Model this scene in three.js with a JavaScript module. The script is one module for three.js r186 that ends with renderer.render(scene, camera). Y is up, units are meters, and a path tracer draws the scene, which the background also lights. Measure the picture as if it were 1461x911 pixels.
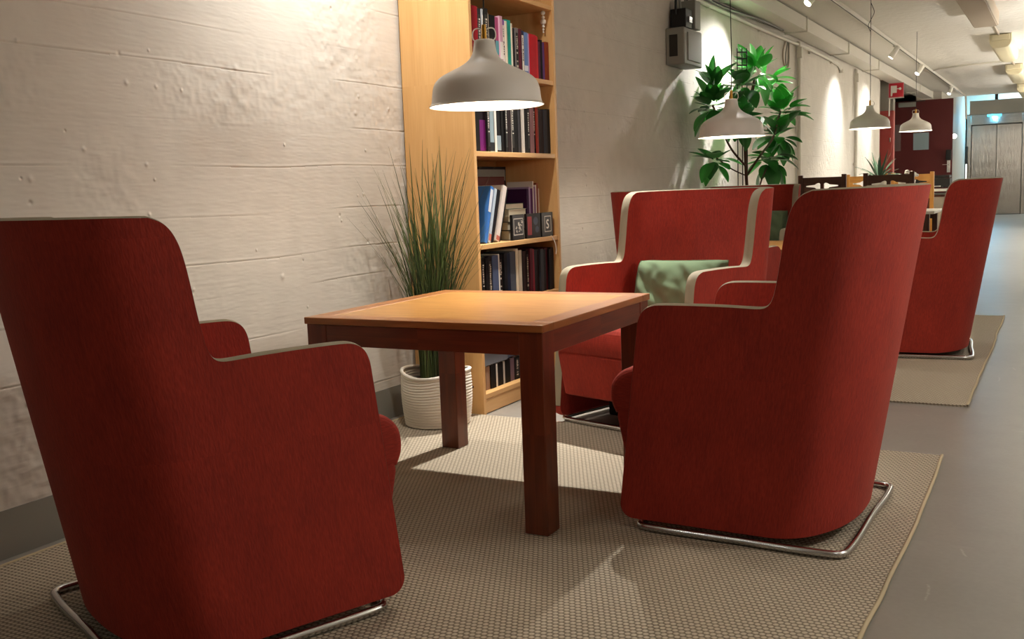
import * as THREE from 'three';
import { RoundedBoxGeometry } from 'three/addons/geometries/RoundedBoxGeometry.js';
import { RectAreaLightUniformsLib } from 'three/addons/lights/RectAreaLightUniformsLib.js';
import { mergeGeometries } from 'three/addons/utils/BufferGeometryUtils.js';

RectAreaLightUniformsLib.init();
const scene = new THREE.Scene();
scene.background = new THREE.Color(0x000000);
const renderer = new THREE.WebGLRenderer();
renderer.toneMapping = THREE.LinearToneMapping;
renderer.toneMappingExposure = 1.2;
renderer.shadowMap.enabled = true;

// ---------- camera ----------
const camera = new THREE.PerspectiveCamera(2 * Math.atan(455.5 / 1427.8) * 180 / Math.PI, 1461 / 911, 0.05, 80);
camera.rotation.order = 'YXZ';
camera.position.set(0, 1.08, 0);
camera.rotation.set(-0.1272, 0.5083, -0.0361);

// ---------- light levels (each light is made by its lamp's builder) ----------
const WARM = [1.0, 0.90, 0.77], NEUTRAL = [1.0, 0.965, 0.905];
const PENDANT = [.85, 1.3, 1.2, 1.2];               // candela of the bulbs
// track spots: z on the track, aim point, candela, half angle, penumbra
const SPOTS = [
  [-5.10, [-1.85, 0.0, -3.65], 44, 0.45, 1.0],
  [-3.30, [-2.87, 1.45, -3.75], 6.6, 1.15, 1.0],  // out of view; lights the wall and the bookcase side
  [-1.20, [-0.9, 0.0, -1.4], .8, 1.1, 1.0],  // out of view; softly lights the near rug
  [0.80, [-0.6, 0.0, 0.0], 1.2, 1.1, 1.0],  // out of view behind the camera; lights the nearest floor
  [-7.40, [-0.2, 0.0, -6.0], 3, 0.85, 1.0],  // out of view; lights the floor beside the second rug
  [-9.79, [-2.87, 1.70, -9.00], 20, 0.68, 1.0],
  [-14.78, [-2.87, 1.65, -14.5], 11, 0.75, 1.0],
  [-17.50, [-2.87, 1.65, -16.8], 11, 0.75, 1.0],
  [-22.20, [-2.7, 0.8, -21.0], 5, 0.55, 0.9],
];
const UNSEEN_GLOBES = [[-3.3, 3.2], [-7.2, .5], [-17.5, 5], [-22.5, 6]];                        // unseen wall globes, placed to light chair backs and far walls: z, candela
const UNSEEN_UPLIGHTS = [[-13.0, 18], [-16.0, 23], [-19.0, 23], [-22.5, 20]];   // unseen uplighters, placed to brighten the far ceiling
const UNSEEN_DOWNLIGHTS = [[-1.4, 3.5], [-4.6, 7], [-8.0, 7], [-12.0, 11], [-17.0, 14], [-22.0, 14]];   // unseen downlights, placed to light the corridor floor

// ---------- helpers ----------
function rng(seed) { let a = seed >>> 0; return () => { a = (a + 0x6D2B79F5) >>> 0; let t = a; t = Math.imul(t ^ (t >>> 15), t | 1); t ^= t + Math.imul(t ^ (t >>> 7), t | 61); return ((t ^ (t >>> 14)) >>> 0) / 4294967296; }; }
const V = (x, y, z) => new THREE.Vector3(x, y, z);
const lerp = (a, b, t) => a + (b - a) * t;
const clamp = (x, a, b) => Math.min(b, Math.max(a, x));
const smooth = (a, b, x) => { const t = clamp((x - a) / (b - a), 0, 1); return t * t * (3 - 2 * t); };
const used = {};
function numbered(name) { const n = used[name] = (used[name] ?? -1) + 1; return n ? `${name}_${String(n).padStart(3, '0')}` : name; }
function shade(o) { o.traverse(m => { if (m.isMesh) { m.castShadow = true; m.receiveShadow = true; } }); return o; }
function tag(o, label, category, group, kind) {
  if (label) o.userData.label = label; if (category) o.userData.category = category;
  if (group) o.userData.group = group; if (kind) o.userData.kind = kind; return o;
}
function thing(name, label, category, pos = [0, 0, 0], turn = 0, group) {
  const o = new THREE.Group(); o.name = numbered(name); o.position.set(...pos); o.rotation.y = turn; scene.add(o);
  return tag(o, label, category, group);
}
function part(name, geo, mat, parent, pos, label) {
  const m = new THREE.Mesh(geo, mat); m.name = name; m.castShadow = m.receiveShadow = true;
  if (pos) m.position.set(...pos); if (label) m.userData.label = label; parent.add(m); return m;
}
function solo(name, geo, mat, label, category, group) { const m = part(numbered(name), geo, mat, scene); return tag(m, label, category, group); }
function struct(name, geo, mat, label, category = 'wall', parent = scene) {
  const m = part(parent === scene ? numbered(name) : name, geo, mat, parent); if (parent === scene) tag(m, label, category, null, 'structure'); return m;
}
// box-projected uv in metres; grain = axis that runs along u
function boxUV(g, grain = 'x', off = [0, 0]) {
  g = g.index ? g.toNonIndexed() : g;
  const p = g.attributes.position, n = p.count, uv = new Float32Array(n * 2);
  const a = V(), b = V(), c = V(), ax = { x: 0, y: 1, z: 2 }[grain];
  for (let i = 0; i < n; i += 3) {
    a.fromBufferAttribute(p, i); b.fromBufferAttribute(p, i + 1); c.fromBufferAttribute(p, i + 2);
    const nn = b.clone().sub(a).cross(c.clone().sub(a)); const m = [Math.abs(nn.x), Math.abs(nn.y), Math.abs(nn.z)];
    const d = m[0] > m[1] && m[0] > m[2] ? 0 : m[1] > m[2] ? 1 : 2;
    let rest = [0, 1, 2].filter(k => k !== d); let U = rest.includes(ax) ? ax : rest[0], W = rest.find(k => k !== U);
    [a, b, c].forEach((q, k) => { const e = [q.x, q.y, q.z]; uv[(i + k) * 2] = e[U] + off[0]; uv[(i + k) * 2 + 1] = e[W] + off[1]; });
  }
  g.setAttribute('uv', new THREE.BufferAttribute(uv, 2)); return g;
}
const rb = (w, h, d, r = 0.004, grain = 'x', seg = 2) => boxUV(new RoundedBoxGeometry(w, h, d, seg, Math.min(r, w / 2.01, h / 2.01, d / 2.01)), grain);
const bx = (w, h, d, grain = 'x') => boxUV(new THREE.BoxGeometry(w, h, d), grain);
function span(x0, x1, y0, y1, z0, z1, grain = 'x', r = 0) { const w = x1 - x0, h = y1 - y0, d = z1 - z0; const g = r ? rb(w, h, d, r, grain) : new THREE.BoxGeometry(w, h, d); g.translate((x0 + x1) / 2, (y0 + y1) / 2, (z0 + z1) / 2); return boxUV(g, grain); }
const cyl = (r, h, s = 16, r2 = r) => new THREE.CylinderGeometry(r2, r, h, s);
function tube(pts, r, closed = false, seg = 0, rs = 8, tension = 0.5) { return new THREE.TubeGeometry(new THREE.CatmullRomCurve3(pts.map(p => V(...p)), closed, 'catmullrom', tension), seg || pts.length * 6, r, rs, closed); }
function polyTube(pts, r, rad, rs = 10, closed = false) { // straight runs with rounded bends
  const path = new THREE.CurvePath(); const P = pts.map(p => V(...p)); const n = P.length;
  const cut = i => { const a = P[(i + n - 1) % n], b = P[i], c = P[(i + 1) % n]; return [b.clone().add(a.clone().sub(b).setLength(rad)), b, b.clone().add(c.clone().sub(b).setLength(rad))]; };
  let prev = closed ? cut(0)[2] : P[0];
  for (let i = 1; i < (closed ? n + 1 : n - 1); i++) { const [s, b, e] = cut(i % n); path.add(new THREE.LineCurve3(prev, s)); path.add(new THREE.QuadraticBezierCurve3(s, b, e)); prev = e; }
  if (!closed) path.add(new THREE.LineCurve3(prev, P[n - 1]));
  const q = []; for (const c of path.curves) { const k = c.isLineCurve3 ? 2 : 7; for (let j = 0; j < k; j++) q.push(c.getPoint(j / k)); } if (!closed) q.push(P[n - 1]);
  const cv = new THREE.CatmullRomCurve3(q, closed, 'chordal'); return new THREE.TubeGeometry(cv, q.length * 4, r, rs, closed);
}

// ---------- noise and textures ----------
function noise2(seed, period) {
  const R = rng(seed), N = period, t = new Float32Array(N * N); for (let i = 0; i < N * N; i++) t[i] = R();
  return (x, y) => { let xi = Math.floor(x), yi = Math.floor(y); let fx = x - xi, fy = y - yi; xi = ((xi % N) + N) % N; yi = ((yi % N) + N) % N; const x1 = (xi + 1) % N, y1 = (yi + 1) % N;
    fx = fx * fx * (3 - 2 * fx); fy = fy * fy * (3 - 2 * fy);
    const a = t[yi * N + xi], b = t[yi * N + x1], c = t[y1 * N + xi], d = t[y1 * N + x1]; return a + (b - a) * fx + (c - a) * fy + (a - b - c + d) * fx * fy; };
}
const N64 = noise2(11, 64), N128 = noise2(23, 128), N256 = noise2(31, 256), N512 = noise2(47, 512);
function tex(w, h, mw, mh, fn, color = true) { // fn(u,v in metres) -> [r,g,b] 0..1 (sRGB for colour maps) or a grey
  const d = new Uint8Array(w * h * 4);
  for (let j = 0; j < h; j++) for (let i = 0; i < w; i++) { const c = fn((i + .5) / w, (j + .5) / h); const k = (j * w + i) * 4; for (let q = 0; q < 3; q++) d[k + q] = clamp(Math.round((c.length ? c[q] : c) * 255), 0, 255); d[k + 3] = 255; }
  const t = new THREE.DataTexture(d, w, h); t.wrapS = t.wrapT = THREE.RepeatWrapping; t.magFilter = THREE.LinearFilter; t.minFilter = THREE.LinearMipmapLinearFilter; t.generateMipmaps = true;
  if (color) t.colorSpace = THREE.SRGBColorSpace; t.repeat.set(1 / mw, 1 / mh); t.needsUpdate = true; return t;
}
const rgb = (r, g, b) => [r / 255, g / 255, b / 255];
const mix3 = (a, b, t) => [lerp(a[0], b[0], t), lerp(a[1], b[1], t), lerp(a[2], b[2], t)];
const S = (o) => new THREE.MeshStandardMaterial(o), Ph = (o) => new THREE.MeshPhysicalMaterial(o);

// board-marked painted concrete: relief
const RW = rng(5); const boards = []; for (let y = 0; y < 1;) { boards.push(y); y += 0.042 + 0.03 * RW(); }
const lumps = []; for (let i = 0; i < 120; i++) lumps.push([RW(), RW(), 0.004 + 0.012 * RW() * RW(), RW() < .7 ? 1 : -1]);
const wallRelief = tex(2048, 1024, 4.2, 3.0, (u, v) => {
  let hgt = 0.5;
  const wob = 0.006 * (N64(u * 8, 3.3) - .5);
  let k = 0; while (k < boards.length - 1 && boards[k + 1] < v + wob) k++;
  const hb = N64(k * 7.31, 0.5) - .5;                                    // each board a touch proud
  const seam = Math.abs(v + wob - boards[k]); const broken = smooth(.22, .5, N64(u * 9 + k * 5.7, k * 3.1));
  hgt += hb * 0.07 - broken * (.05 + .16 * N64(k * 3.7, 9.5)) * Math.exp(-((seam / 0.0013) ** 2)) + broken * .07 * Math.exp(-(((seam - .003) / 0.0014) ** 2));
  hgt += (N512(u * 128, v * 512) - .5) * 0.035 + (N256(u * 32, v * 256) - .5) * 0.04;   // grain of the boards
  const rough = smooth(.42, .7, N64(u * 9 + 9, v * 8));
  hgt += rough * ((N256(u * 90, v * 70) - .5) * 0.36 + (N512(u * 210, v * 160) - .5) * 0.18);
  hgt += (N64(u * 14, v * 12) - .5) * 0.16;
  const vs = Math.abs(u - 0.735 + .004 * (N64(v * 20, 8) - .5)); hgt += .16 * Math.exp(-((vs / .002) ** 2)) * N64(v * 30, 5);
  for (const [lx, ly, lr, s] of lumps) { const dx = (u - lx) * 4.2, dy = (v - ly) * 3; if (Math.abs(dx) < .05 && Math.abs(dy) < .05) hgt += s * .3 * Math.exp(-(dx * dx + dy * dy) / (lr * lr)); }
  return clamp(hgt, 0, 1);
}, false);
const wallTone = tex(512, 256, 4.2, 3.0, (u, v) => { const n = N64(u * 20, v * 14) * .5 + N128(u * 64, v * 48) * .5; const c = mix3(rgb(208, 202, 192), rgb(220, 214, 204), n); return c; });
const velourTone = tex(512, 512, 0.5, 0.5, (u, v) => {
  const s = N512(u * 250, v * 40) * .55 + N256(u * 120, v * 14) * .2 + N64(u * 8, v * 6) * .3;
  return mix3(rgb(126, 26, 13), rgb(170, 47, 25), clamp(s, 0, 1));
});
const velourBump = tex(512, 512, 0.5, 0.5, (u, v) => N512(u * 256, v * 60) * .6 + N256(u * 128, v * 40) * .4, false);
const rugBump = tex(512, 512, 0.26, 0.26, (u, v) => { // 16 cords of heavy basket weave
  const x = u * 16, y = v * 16; const row = Math.floor(y); const fx = ((x + (row % 2) * .5) % 1) - .5, fy = (y % 1) - .5;
  const b = Math.sqrt(clamp(1 - (fx * fx * 3.4 + fy * fy * 3.6), 0, 1)); return clamp(b * .85 + (N512(u * 256, v * 256) - .5) * .25, 0, 1);
}, false);
const rugTone = tex(512, 512, 0.26, 0.26, (u, v) => {
  const x = u * 16, y = v * 16; const row = Math.floor(y); const fx = ((x + (row % 2) * .5) % 1) - .5, fy = (y % 1) - .5;
  const b = smooth(.0, .75, 1 - (fx * fx * 3.4 + fy * fy * 3.6)); const n = N512(u * 200, v * 200);
  return mix3(rgb(126, 114, 96), mix3(rgb(198, 185, 163), rgb(178, 164, 140), n), b);
});
function woodTex(light, dark, mw, mh, rings, seed, fig = .5) {
  return tex(1024, 512, mw, mh, (u, v) => {
    const w = N64(u * 4 + seed, v * 8) * .6 + N64(u * 8, v * 16 + seed) * .25; const g = (Math.sin((v * rings + w * 3.2) * 6.283) * .5 + .5);
    const fine = N512(u * 16, v * 500); const c = g * .45 * fig + fine * .4 + N128(u * 6 + seed, v * 32) * .35 - .1;
    return mix3(light, dark, clamp(c, 0, 1));
  });
}
const birchT = woodTex(rgb(224, 180, 120), rgb(204, 152, 92), 1.6, 0.8, 5, 3, .35);
const borderT = woodTex(rgb(176, 116, 60), rgb(136, 80, 36), 1.2, 0.5, 5, 37, .7);
const honeyT = woodTex(rgb(200, 148, 80), rgb(172, 116, 54), 1.1, 0.6, 6, 17, .8);
const cherryT = woodTex(rgb(124, 58, 26), rgb(84, 35, 14), 1.2, 0.5, 5, 29, .7);
const walnutT = woodTex(rgb(92, 52, 30), rgb(62, 32, 18), 1.0, 0.5, 6, 41, .7);
const pineT = woodTex(rgb(226, 168, 84), rgb(196, 128, 52), 1.0, 0.5, 4, 53, .9);
const RS = rng(77); const scr = []; for (let i = 0; i < 46; i++) { const a = RS() * 6.28, l = .01 + .05 * RS(); scr.push([RS(), RS(), Math.cos(a), Math.sin(a), l]); }
const floorTone = tex(1024, 1024, 3.1, 3.1, (u, v) => {
  let n = N64(u * 9, v * 9) * .4 + N128(u * 40, v * 40) * .3 + N512(u * 300, v * 300) * .3; let c = mix3(rgb(128, 123, 114), rgb(142, 137, 128), n);
  for (const [sx, sy, ca, sa, l] of scr) { const dx = (u - sx) * 3.1, dy = (v - sy) * 3.1; if (Math.abs(dx) < .07 && Math.abs(dy) < .07) { const a = dx * ca + dy * sa, b = -dx * sa + dy * ca; if (Math.abs(a) < l && Math.abs(b + .1 * a * a / l) < .0022 + .002 * N256(u * 900, v * 900)) c = mix3(c, rgb(176, 171, 162), .75 * N256(u * 700, v * 500)); } }
  return c;
});
const ceilRelief = tex(512, 512, 3, 3, (u, v) => N64(u * 5, v * 16) * .6 + N128(u * 50, v * 50) * .25 + N256(u * 160, v * 160) * .15, false);
const steelBump = tex(256, 512, 0.6, 0.6, (u, v) => N512(u * 2, v * 512) * .5 + N64(u * 3, v * 6) * .5, false);

const M = {
  wall: S({ map: wallTone, bumpMap: wallRelief, bumpScale: 0.015, roughness: .72 }),
  wallPlain: S({ color: 0xd9d2c4, roughness: .7 }),
  wallGrey: S({ color: 0x9c968a, roughness: .75 }),
  skirt: S({ color: 0x8b8a82, roughness: .5 }),
  floor: S({ map: floorTone, roughness: .36 }),
  ceil: S({ color: 0xddd8ce, roughness: .8, bumpMap: ceilRelief, bumpScale: .02 }),
  velour: Ph({ map: velourTone, bumpMap: velourBump, bumpScale: .0006, roughness: .85, sheen: .5, sheenRoughness: .5, sheenColor: new THREE.Color(.42, .15, .08) }),
  piping: S({ color: 0x8a7f69, roughness: .8 }),
  chrome: S({ color: 0xc9c9c9, metalness: 1, roughness: .18 }),
  blackFelt: S({ color: 0x191210, roughness: .95 }),
  rug: S({ map: rugTone, bumpMap: rugBump, bumpScale: .004, roughness: .95 }),
  rugEdge: S({ color: 0xb5a585, roughness: .95 }),
  birch: S({ map: birchT, roughness: .42 }),
  honey: Ph({ map: honeyT, roughness: .3, clearcoat: .35, clearcoatRoughness: .25 }),
  cherry: Ph({ map: cherryT, roughness: .38, clearcoat: .25, clearcoatRoughness: .3 }),
  border: Ph({ map: borderT, roughness: .32, clearcoat: .3, clearcoatRoughness: .3 }),
  walnut: S({ map: walnutT, roughness: .5 }),
  pine: S({ map: pineT, roughness: .45 }),
  shade: S({ color: 0xd6d1c8, roughness: .45 }),
  white: S({ color: 0xeae6dc, roughness: .45 }),
  brass: S({ color: 0xb98a3c, metalness: 1, roughness: .3 }),
  black: S({ color: 0x141312, roughness: .5 }),
  cord: S({ color: 0x1c1713, roughness: .7 }),
  greyBox: S({ color: 0x8a8a82, roughness: .5 }),
  duct: S({ color: 0xdad5ca, roughness: .5 }),
  beige: S({ color: 0xd6cba9, roughness: .5 }),
  taupe: S({ color: 0xb0a08c, roughness: .6 }),
  rope: S({ color: 0xe6ded0, roughness: .9 }),
  green: S({ color: 0x5a6c4e, roughness: .95 }),
  redDoor: S({ color: 0x561311, roughness: .5 }),
  redCab: S({ color: 0xb04a44, roughness: .4 }),
  signRed: S({ color: 0xc21a2c, roughness: .4 }),
  steel: S({ color: 0x98928a, metalness: 1, roughness: .25, bumpMap: steelBump, bumpScale: .002 }),
  steelDark: S({ color: 0x3a3835, metalness: .6, roughness: .5 }),
  soil: S({ color: 0x2a1e16, roughness: 1 }),
  trunk: S({ color: 0x4a3324, roughness: .9 }),
};

// ================= the setting =================
const XW = -2.87, CEIL = 2.9;
struct('floor', span(-6, 1.7, -0.12, 0, -32, 2.8, 'z'), M.floor, 'grey painted concrete floor running down the corridor', 'floor');
struct('ceiling', span(-6, 1.7, CEIL, 3.6, -26, 2.8, 'z'), M.ceil, 'off-white painted concrete ceiling above the corridor', 'ceiling');
const wl = struct('wall_left', span(XW - .25, XW, 0, CEIL, -18.3, 2.8, 'z'), M.wall, 'white painted board-marked concrete wall behind the bookcase', 'wall');
struct('baseboard_left', span(XW, XW + .004, 0.0, .153, -18.3, 2.8, 'z'), M.skirt, 'grey painted skirting band along the white wall', 'baseboard');
struct('wall_right_unseen', span(1.25, 1.45, 0, 3.6, -32, 2.8, 'z'), M.wallPlain, 'unseen plain white wall across the corridor, out of view', 'wall');  // out of view; set close so the side globes reach the chairs
struct('wall_back', span(-3.12, 1.9, 0, CEIL, 2.8, 3.0), M.wallPlain, 'plain white wall closing the room opposite the lift', 'wall');
struct('wall_recess', span(-6, -2.93, 0, CEIL, -20.5, -20.25), M.wallGrey, 'grey wall in the niche behind the red hose cabinet', 'wall');
struct('wall_niche', span(-6.2, -6, 0, 3.6, -32, -18.0, 'z'), M.wallGrey, 'grey side wall of the niche past the white wall', 'wall');
struct('wall_red', span(-6, -3.46, 0, CEIL, -24.2, -24.0), M.redDoor, 'dark red wall left of the red door', 'wall');
struct('wall_lobby', span(-3.0, -2.48, 0, 3.6, -30.4, -24.08, 'z'), M.wallPlain, 'white wall between the red door and the lift', 'wall');
struct('wall_lift', span(-3, 1.7, 2.68, 3.6, -30.4, -30.0), M.wallPlain, 'white wall above the steel lift doors', 'wall');
struct('wall_lift', span(-.98, 1.7, 0, 2.68, -30.4, -30.0), M.wallPlain, 'white wall past the steel lift doors', 'wall');
struct('wall_lift', span(-2.48, -.98, 0, 2.68, -30.5, -30.2), M.wallGrey, 'grey shaft wall behind the steel lift doors', 'wall');
struct('ceiling_lobby', span(-6, 1.9, 3.6, 3.8, -32, -25.5, 'z'), M.wallPlain, 'white ceiling of the lift lobby', 'ceiling');
struct('trim_1', span(-2.22, 1.7, 2.56, 2.90, -28.15, -27.9), M.wallGrey, 'grey lintel beam hung before the lift', 'beam');
{
  const d = struct('door_1', span(-3.44, -2.24, 0.01, 2.74, -24.06, -24.0, 'y', .004), M.redDoor, 'dark red steel door beside the lift lobby', 'door');
  part('handle_plate', rb(.07, .26, .012, .003), M.chrome, d, [-2.31, 1.28, -23.99]);
  part('handle', rb(.13, .018, .02, .006), M.chrome, d, [-2.37, 1.32, -23.965]);
  part('lock_box', rb(.11, .22, .05, .008), M.black, d, [-2.31, 1.53, -23.97]);
  part('door_closer', rb(.36, .10, .09, .01), M.greyBox, d, [-3.17, 2.66, -23.955]);
  part('closer_arm', rb(.3, .02, .025, .005), M.steelDark, d, [-2.95, 2.72, -23.93]);
  part('push_bar', rb(.95, .05, .05, .01), M.steelDark, d, [-2.85, 1.02, -23.96]);
  part('kick_plate', rb(.95, .3, .01, .003), M.steelDark, d, [-2.85, .25, -23.99]);
}
// lift
{
  const l = thing('lift_doorway', 'brushed steel lift doors in a steel frame at the corridor end', 'lift', [-1.72, 0, -30.0]);
  part('door_panel', rb(.605, 2.38, .05, .006, 'y'), M.steel, l, [-.307, 1.19, -.06]);
  part('door_panel', rb(.605, 2.38, .05, .006, 'y'), M.steel, l, [.307, 1.19, -.06]);
  part('jamb', rb(.10, 2.66, .16, .006, 'y'), M.steel, l, [-.67, 1.33, .0]);
  part('jamb', rb(.10, 2.66, .16, .006, 'y'), M.steel, l, [.67, 1.33, .0]);
  part('header', rb(1.24, .26, .14, .006, 'x'), M.steel, l, [0, 2.53, .0]);
  part('sill', rb(1.24, .012, .2, .003), M.steelDark, l, [0, .006, .02]);
  part('floor_display', rb(.34, .07, .03, .006), S({ color: 0x0a3040, emissive: new THREE.Color(.05, .62, .95), emissiveIntensity: 4 }), l, [-.06, 2.635, .09], 'glowing blue floor display');
  const pl = new THREE.PointLight(new THREE.Color(.1, .6, 1), 4, 0, 2); pl.position.set(-.06, 2.58, .22); pl.castShadow = true; l.add(pl);
  const b = thing('lift_call_panel', 'narrow steel call panel with a lit strip beside the lift frame', 'call panel', [-2.435, 1.36, -29.86]);
  part('plate', rb(.06, .95, .02, .004), M.steelDark, b); part('lit_strip', rb(.035, .42, .012, .003), S({ color: 0xffffff, emissive: new THREE.Color(1, .95, .85), emissiveIntensity: 1.1 }), b, [0, -.2, .012]);
  const b2 = thing('lift_indicator', 'white lit indicator plate on the wall right of the lift', 'indicator', [-.96, 1.72, -29.98]);
  part('plate', rb(.07, .34, .02, .004), S({ color: 0xffffff, emissive: new THREE.Color(1, .95, .85), emissiveIntensity: .6 }), b2); part('slot', rb(.03, .5, .015, .003), M.black, b2, [0, -.46, 0]);
  const sw = thing('wall_sconce', 'small lit wall lamp on the white lobby wall', 'wall lamp', [-2.46, 2.0, -26.2]);
  part('backplate', rb(.02, .12, .12, .005), M.steelDark, sw, [0, 0, -.1]); part('glow_cap', new THREE.SphereGeometry(.06, 16, 10), S({ color: 0xffffff, emissive: new THREE.Color(1, .9, .75), emissiveIntensity: 2 }), sw, [.05, 0, 0]);
  const spl = new THREE.PointLight(new THREE.Color(...NEUTRAL), .6, 0, 2); spl.position.set(.05, 0, 0); spl.castShadow = true; sw.add(spl);
  const cp = thing('unseen_lobby_lamp', 'unseen white ceiling lamp placed to light the lift lobby', 'ceiling lamp', [-.8, 3.56, -29.2]);  // unseen above the beam; lights the lobby and the lift
  part('housing', rb(1.3, .06, .6, .01), M.white, cp); part('diffuser', rb(1.2, .01, .5, .003), S({ color: 0xffffff, emissive: new THREE.Color(1, .93, .82), emissiveIntensity: 2 }), cp, [0, -.035, 0]);
  const ra = new THREE.RectAreaLight(new THREE.Color(1, .94, .86), 18, 1.2, .5); ra.position.set(0, -.05, 0); ra.rotation.x = -Math.PI / 2; cp.add(ra);
}

// ================= rugs =================
function rug(name, label, x0, x1, z0, z1, seed) {
  const r = thing(name, label, 'rug', [0, 0, 0], 0, 'woven rugs under the lounge groups');
  const nx = 60, nz = 90, t = .009, R = noise2(seed, 64);
  const ed = (s) => .012 * (R(s * 1.2 + 200, 1.5) - .5) + .006 * (R(s * 5 + 300, 7.5) - .5);
  const pos = [], uv = [], idx = [];
  const P = (u, v) => { const z = lerp(z0, z1, v); const xr = x1 + ed(z) * 2, xl = x0 + ed(z + 40) * .7; const x = lerp(xl, xr, u); return [x, t + .0015 * (R(x * 3 + 8, z * 3) - .3), z + ed(x + 20) * .5]; };
  for (let j = 0; j <= nz; j++) for (let i = 0; i <= nx; i++) { const p = P(i / nx, j / nz); pos.push(...p); uv.push(p[0], p[2]); }
  for (let j = 0; j < nz; j++) for (let i = 0; i < nx; i++) { const a = j * (nx + 1) + i, b = a + 1, c = a + nx + 1, d = c + 1; idx.push(a, c, b, b, c, d); }
  // rim down to the floor
  const rim = []; for (let i = 0; i <= nx; i++) rim.push(P(i / nx, 0)); for (let j = 1; j <= nz; j++) rim.push(P(1, j / nz)); for (let i = nx - 1; i >= 0; i--) rim.push(P(i / nx, 1)); for (let j = nz - 1; j > 0; j--) rim.push(P(0, j / nz));
  const base = pos.length / 3; for (const p of rim) { pos.push(...p, p[0], 0.001, p[2]); uv.push(p[0], p[2], p[0] + .008, p[2] + .008); }
  for (let i = 0; i < rim.length; i++) { const a = base + 2 * i, b = base + 2 * ((i + 1) % rim.length); idx.push(a, b, a + 1, b, b + 1, a + 1); }
  const g = new THREE.BufferGeometry(); g.setAttribute('position', new THREE.Float32BufferAttribute(pos, 3)); g.setAttribute('uv', new THREE.Float32BufferAttribute(uv, 2)); g.setIndex(idx); g.computeVertexNormals();
  part('weave', g, M.rug, r);
  for (const e of [0, 1]) { const a = []; for (let j = 0; j <= nz; j += 2) { const p = P(e, j / nz); a.push([p[0], .0085, p[2]]); } part('binding', tube(a, .0062, false, nz * 2, 6), M.rugEdge, r); }
  return r;
}
rug('woven_rug', 'beige woven rug under the table beside the bookcase', -2.80, -.39, -4.09, -.3, 3);
rug('woven_rug', 'beige woven rug beyond, under the second armchair group', -2.78, -.39, -8.40, -5.04, 9);

// ================= armchair =================
const SH = .125, HW = .372, FL = .012, CF = .37, CB = -.35, TH = .045;
function shellPath() { // right arm front -> round the back -> left arm front, unsheared plan, with top height
  const cols = []; // [x (unit half width 1), c, top, bottom, nx, nc]
  const topPts = [[.37, .64], [.3685, .662], [.362, .684], [.35, .699], [.33, .709], [.30, .713], [.2, .714], [.1, .713], [.04, .711], [.01, .710], [-.008, .711], [-.022, .716], [-.032, .728], [-.039, .75], [-.043, .79], [-.0455, .84], [-.0475, .90], [-.051, .95], [-.057, .985], [-.068, 1.012], [-.085, 1.03], [-.11, 1.041]];
  const cv = new THREE.SplineCurve(topPts.map(p => new THREE.Vector2(...p))); const side = [];
  for (let i = 0; i <= 90; i++) { const p = cv.getPoint(i / 90); side.push([Math.min(CF, p.x), p.y]); }
  const bot = c => .034 + .048 - Math.sqrt(Math.max(0, .048 ** 2 - Math.max(0, c - (CF - .048)) ** 2));
  for (const [c, t] of side) cols.push([1, c, t, bot(c), 1, 0]);
  const c0 = -.11, b0 = -CB + c0, e = 2 / 2.35; // round back: half a superellipse
  for (let i = 1; i <= 30; i++) { const a = i / 30 * Math.PI / 2, co = Math.cos(a), si = Math.sin(a); const x = Math.pow(Math.max(co, 0), e), c = c0 - b0 * Math.pow(si, e); let nx = Math.pow(x, 1.35) / HW, nc = -Math.pow((c0 - c) / b0, 1.35) / b0; const l = Math.hypot(nx, nc); cols.push([i === 30 ? 0 : x, c, 1.041 + .004 * Math.pow(si, .6), .034 + .010 * si, nx / l, nc / l]); }
  const L = cols.slice(0, -1).reverse().map(([x, c, t, b, nx, nc]) => [-x, c, t, b, -nx, nc]);
  return cols.concat(L);
}
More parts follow.
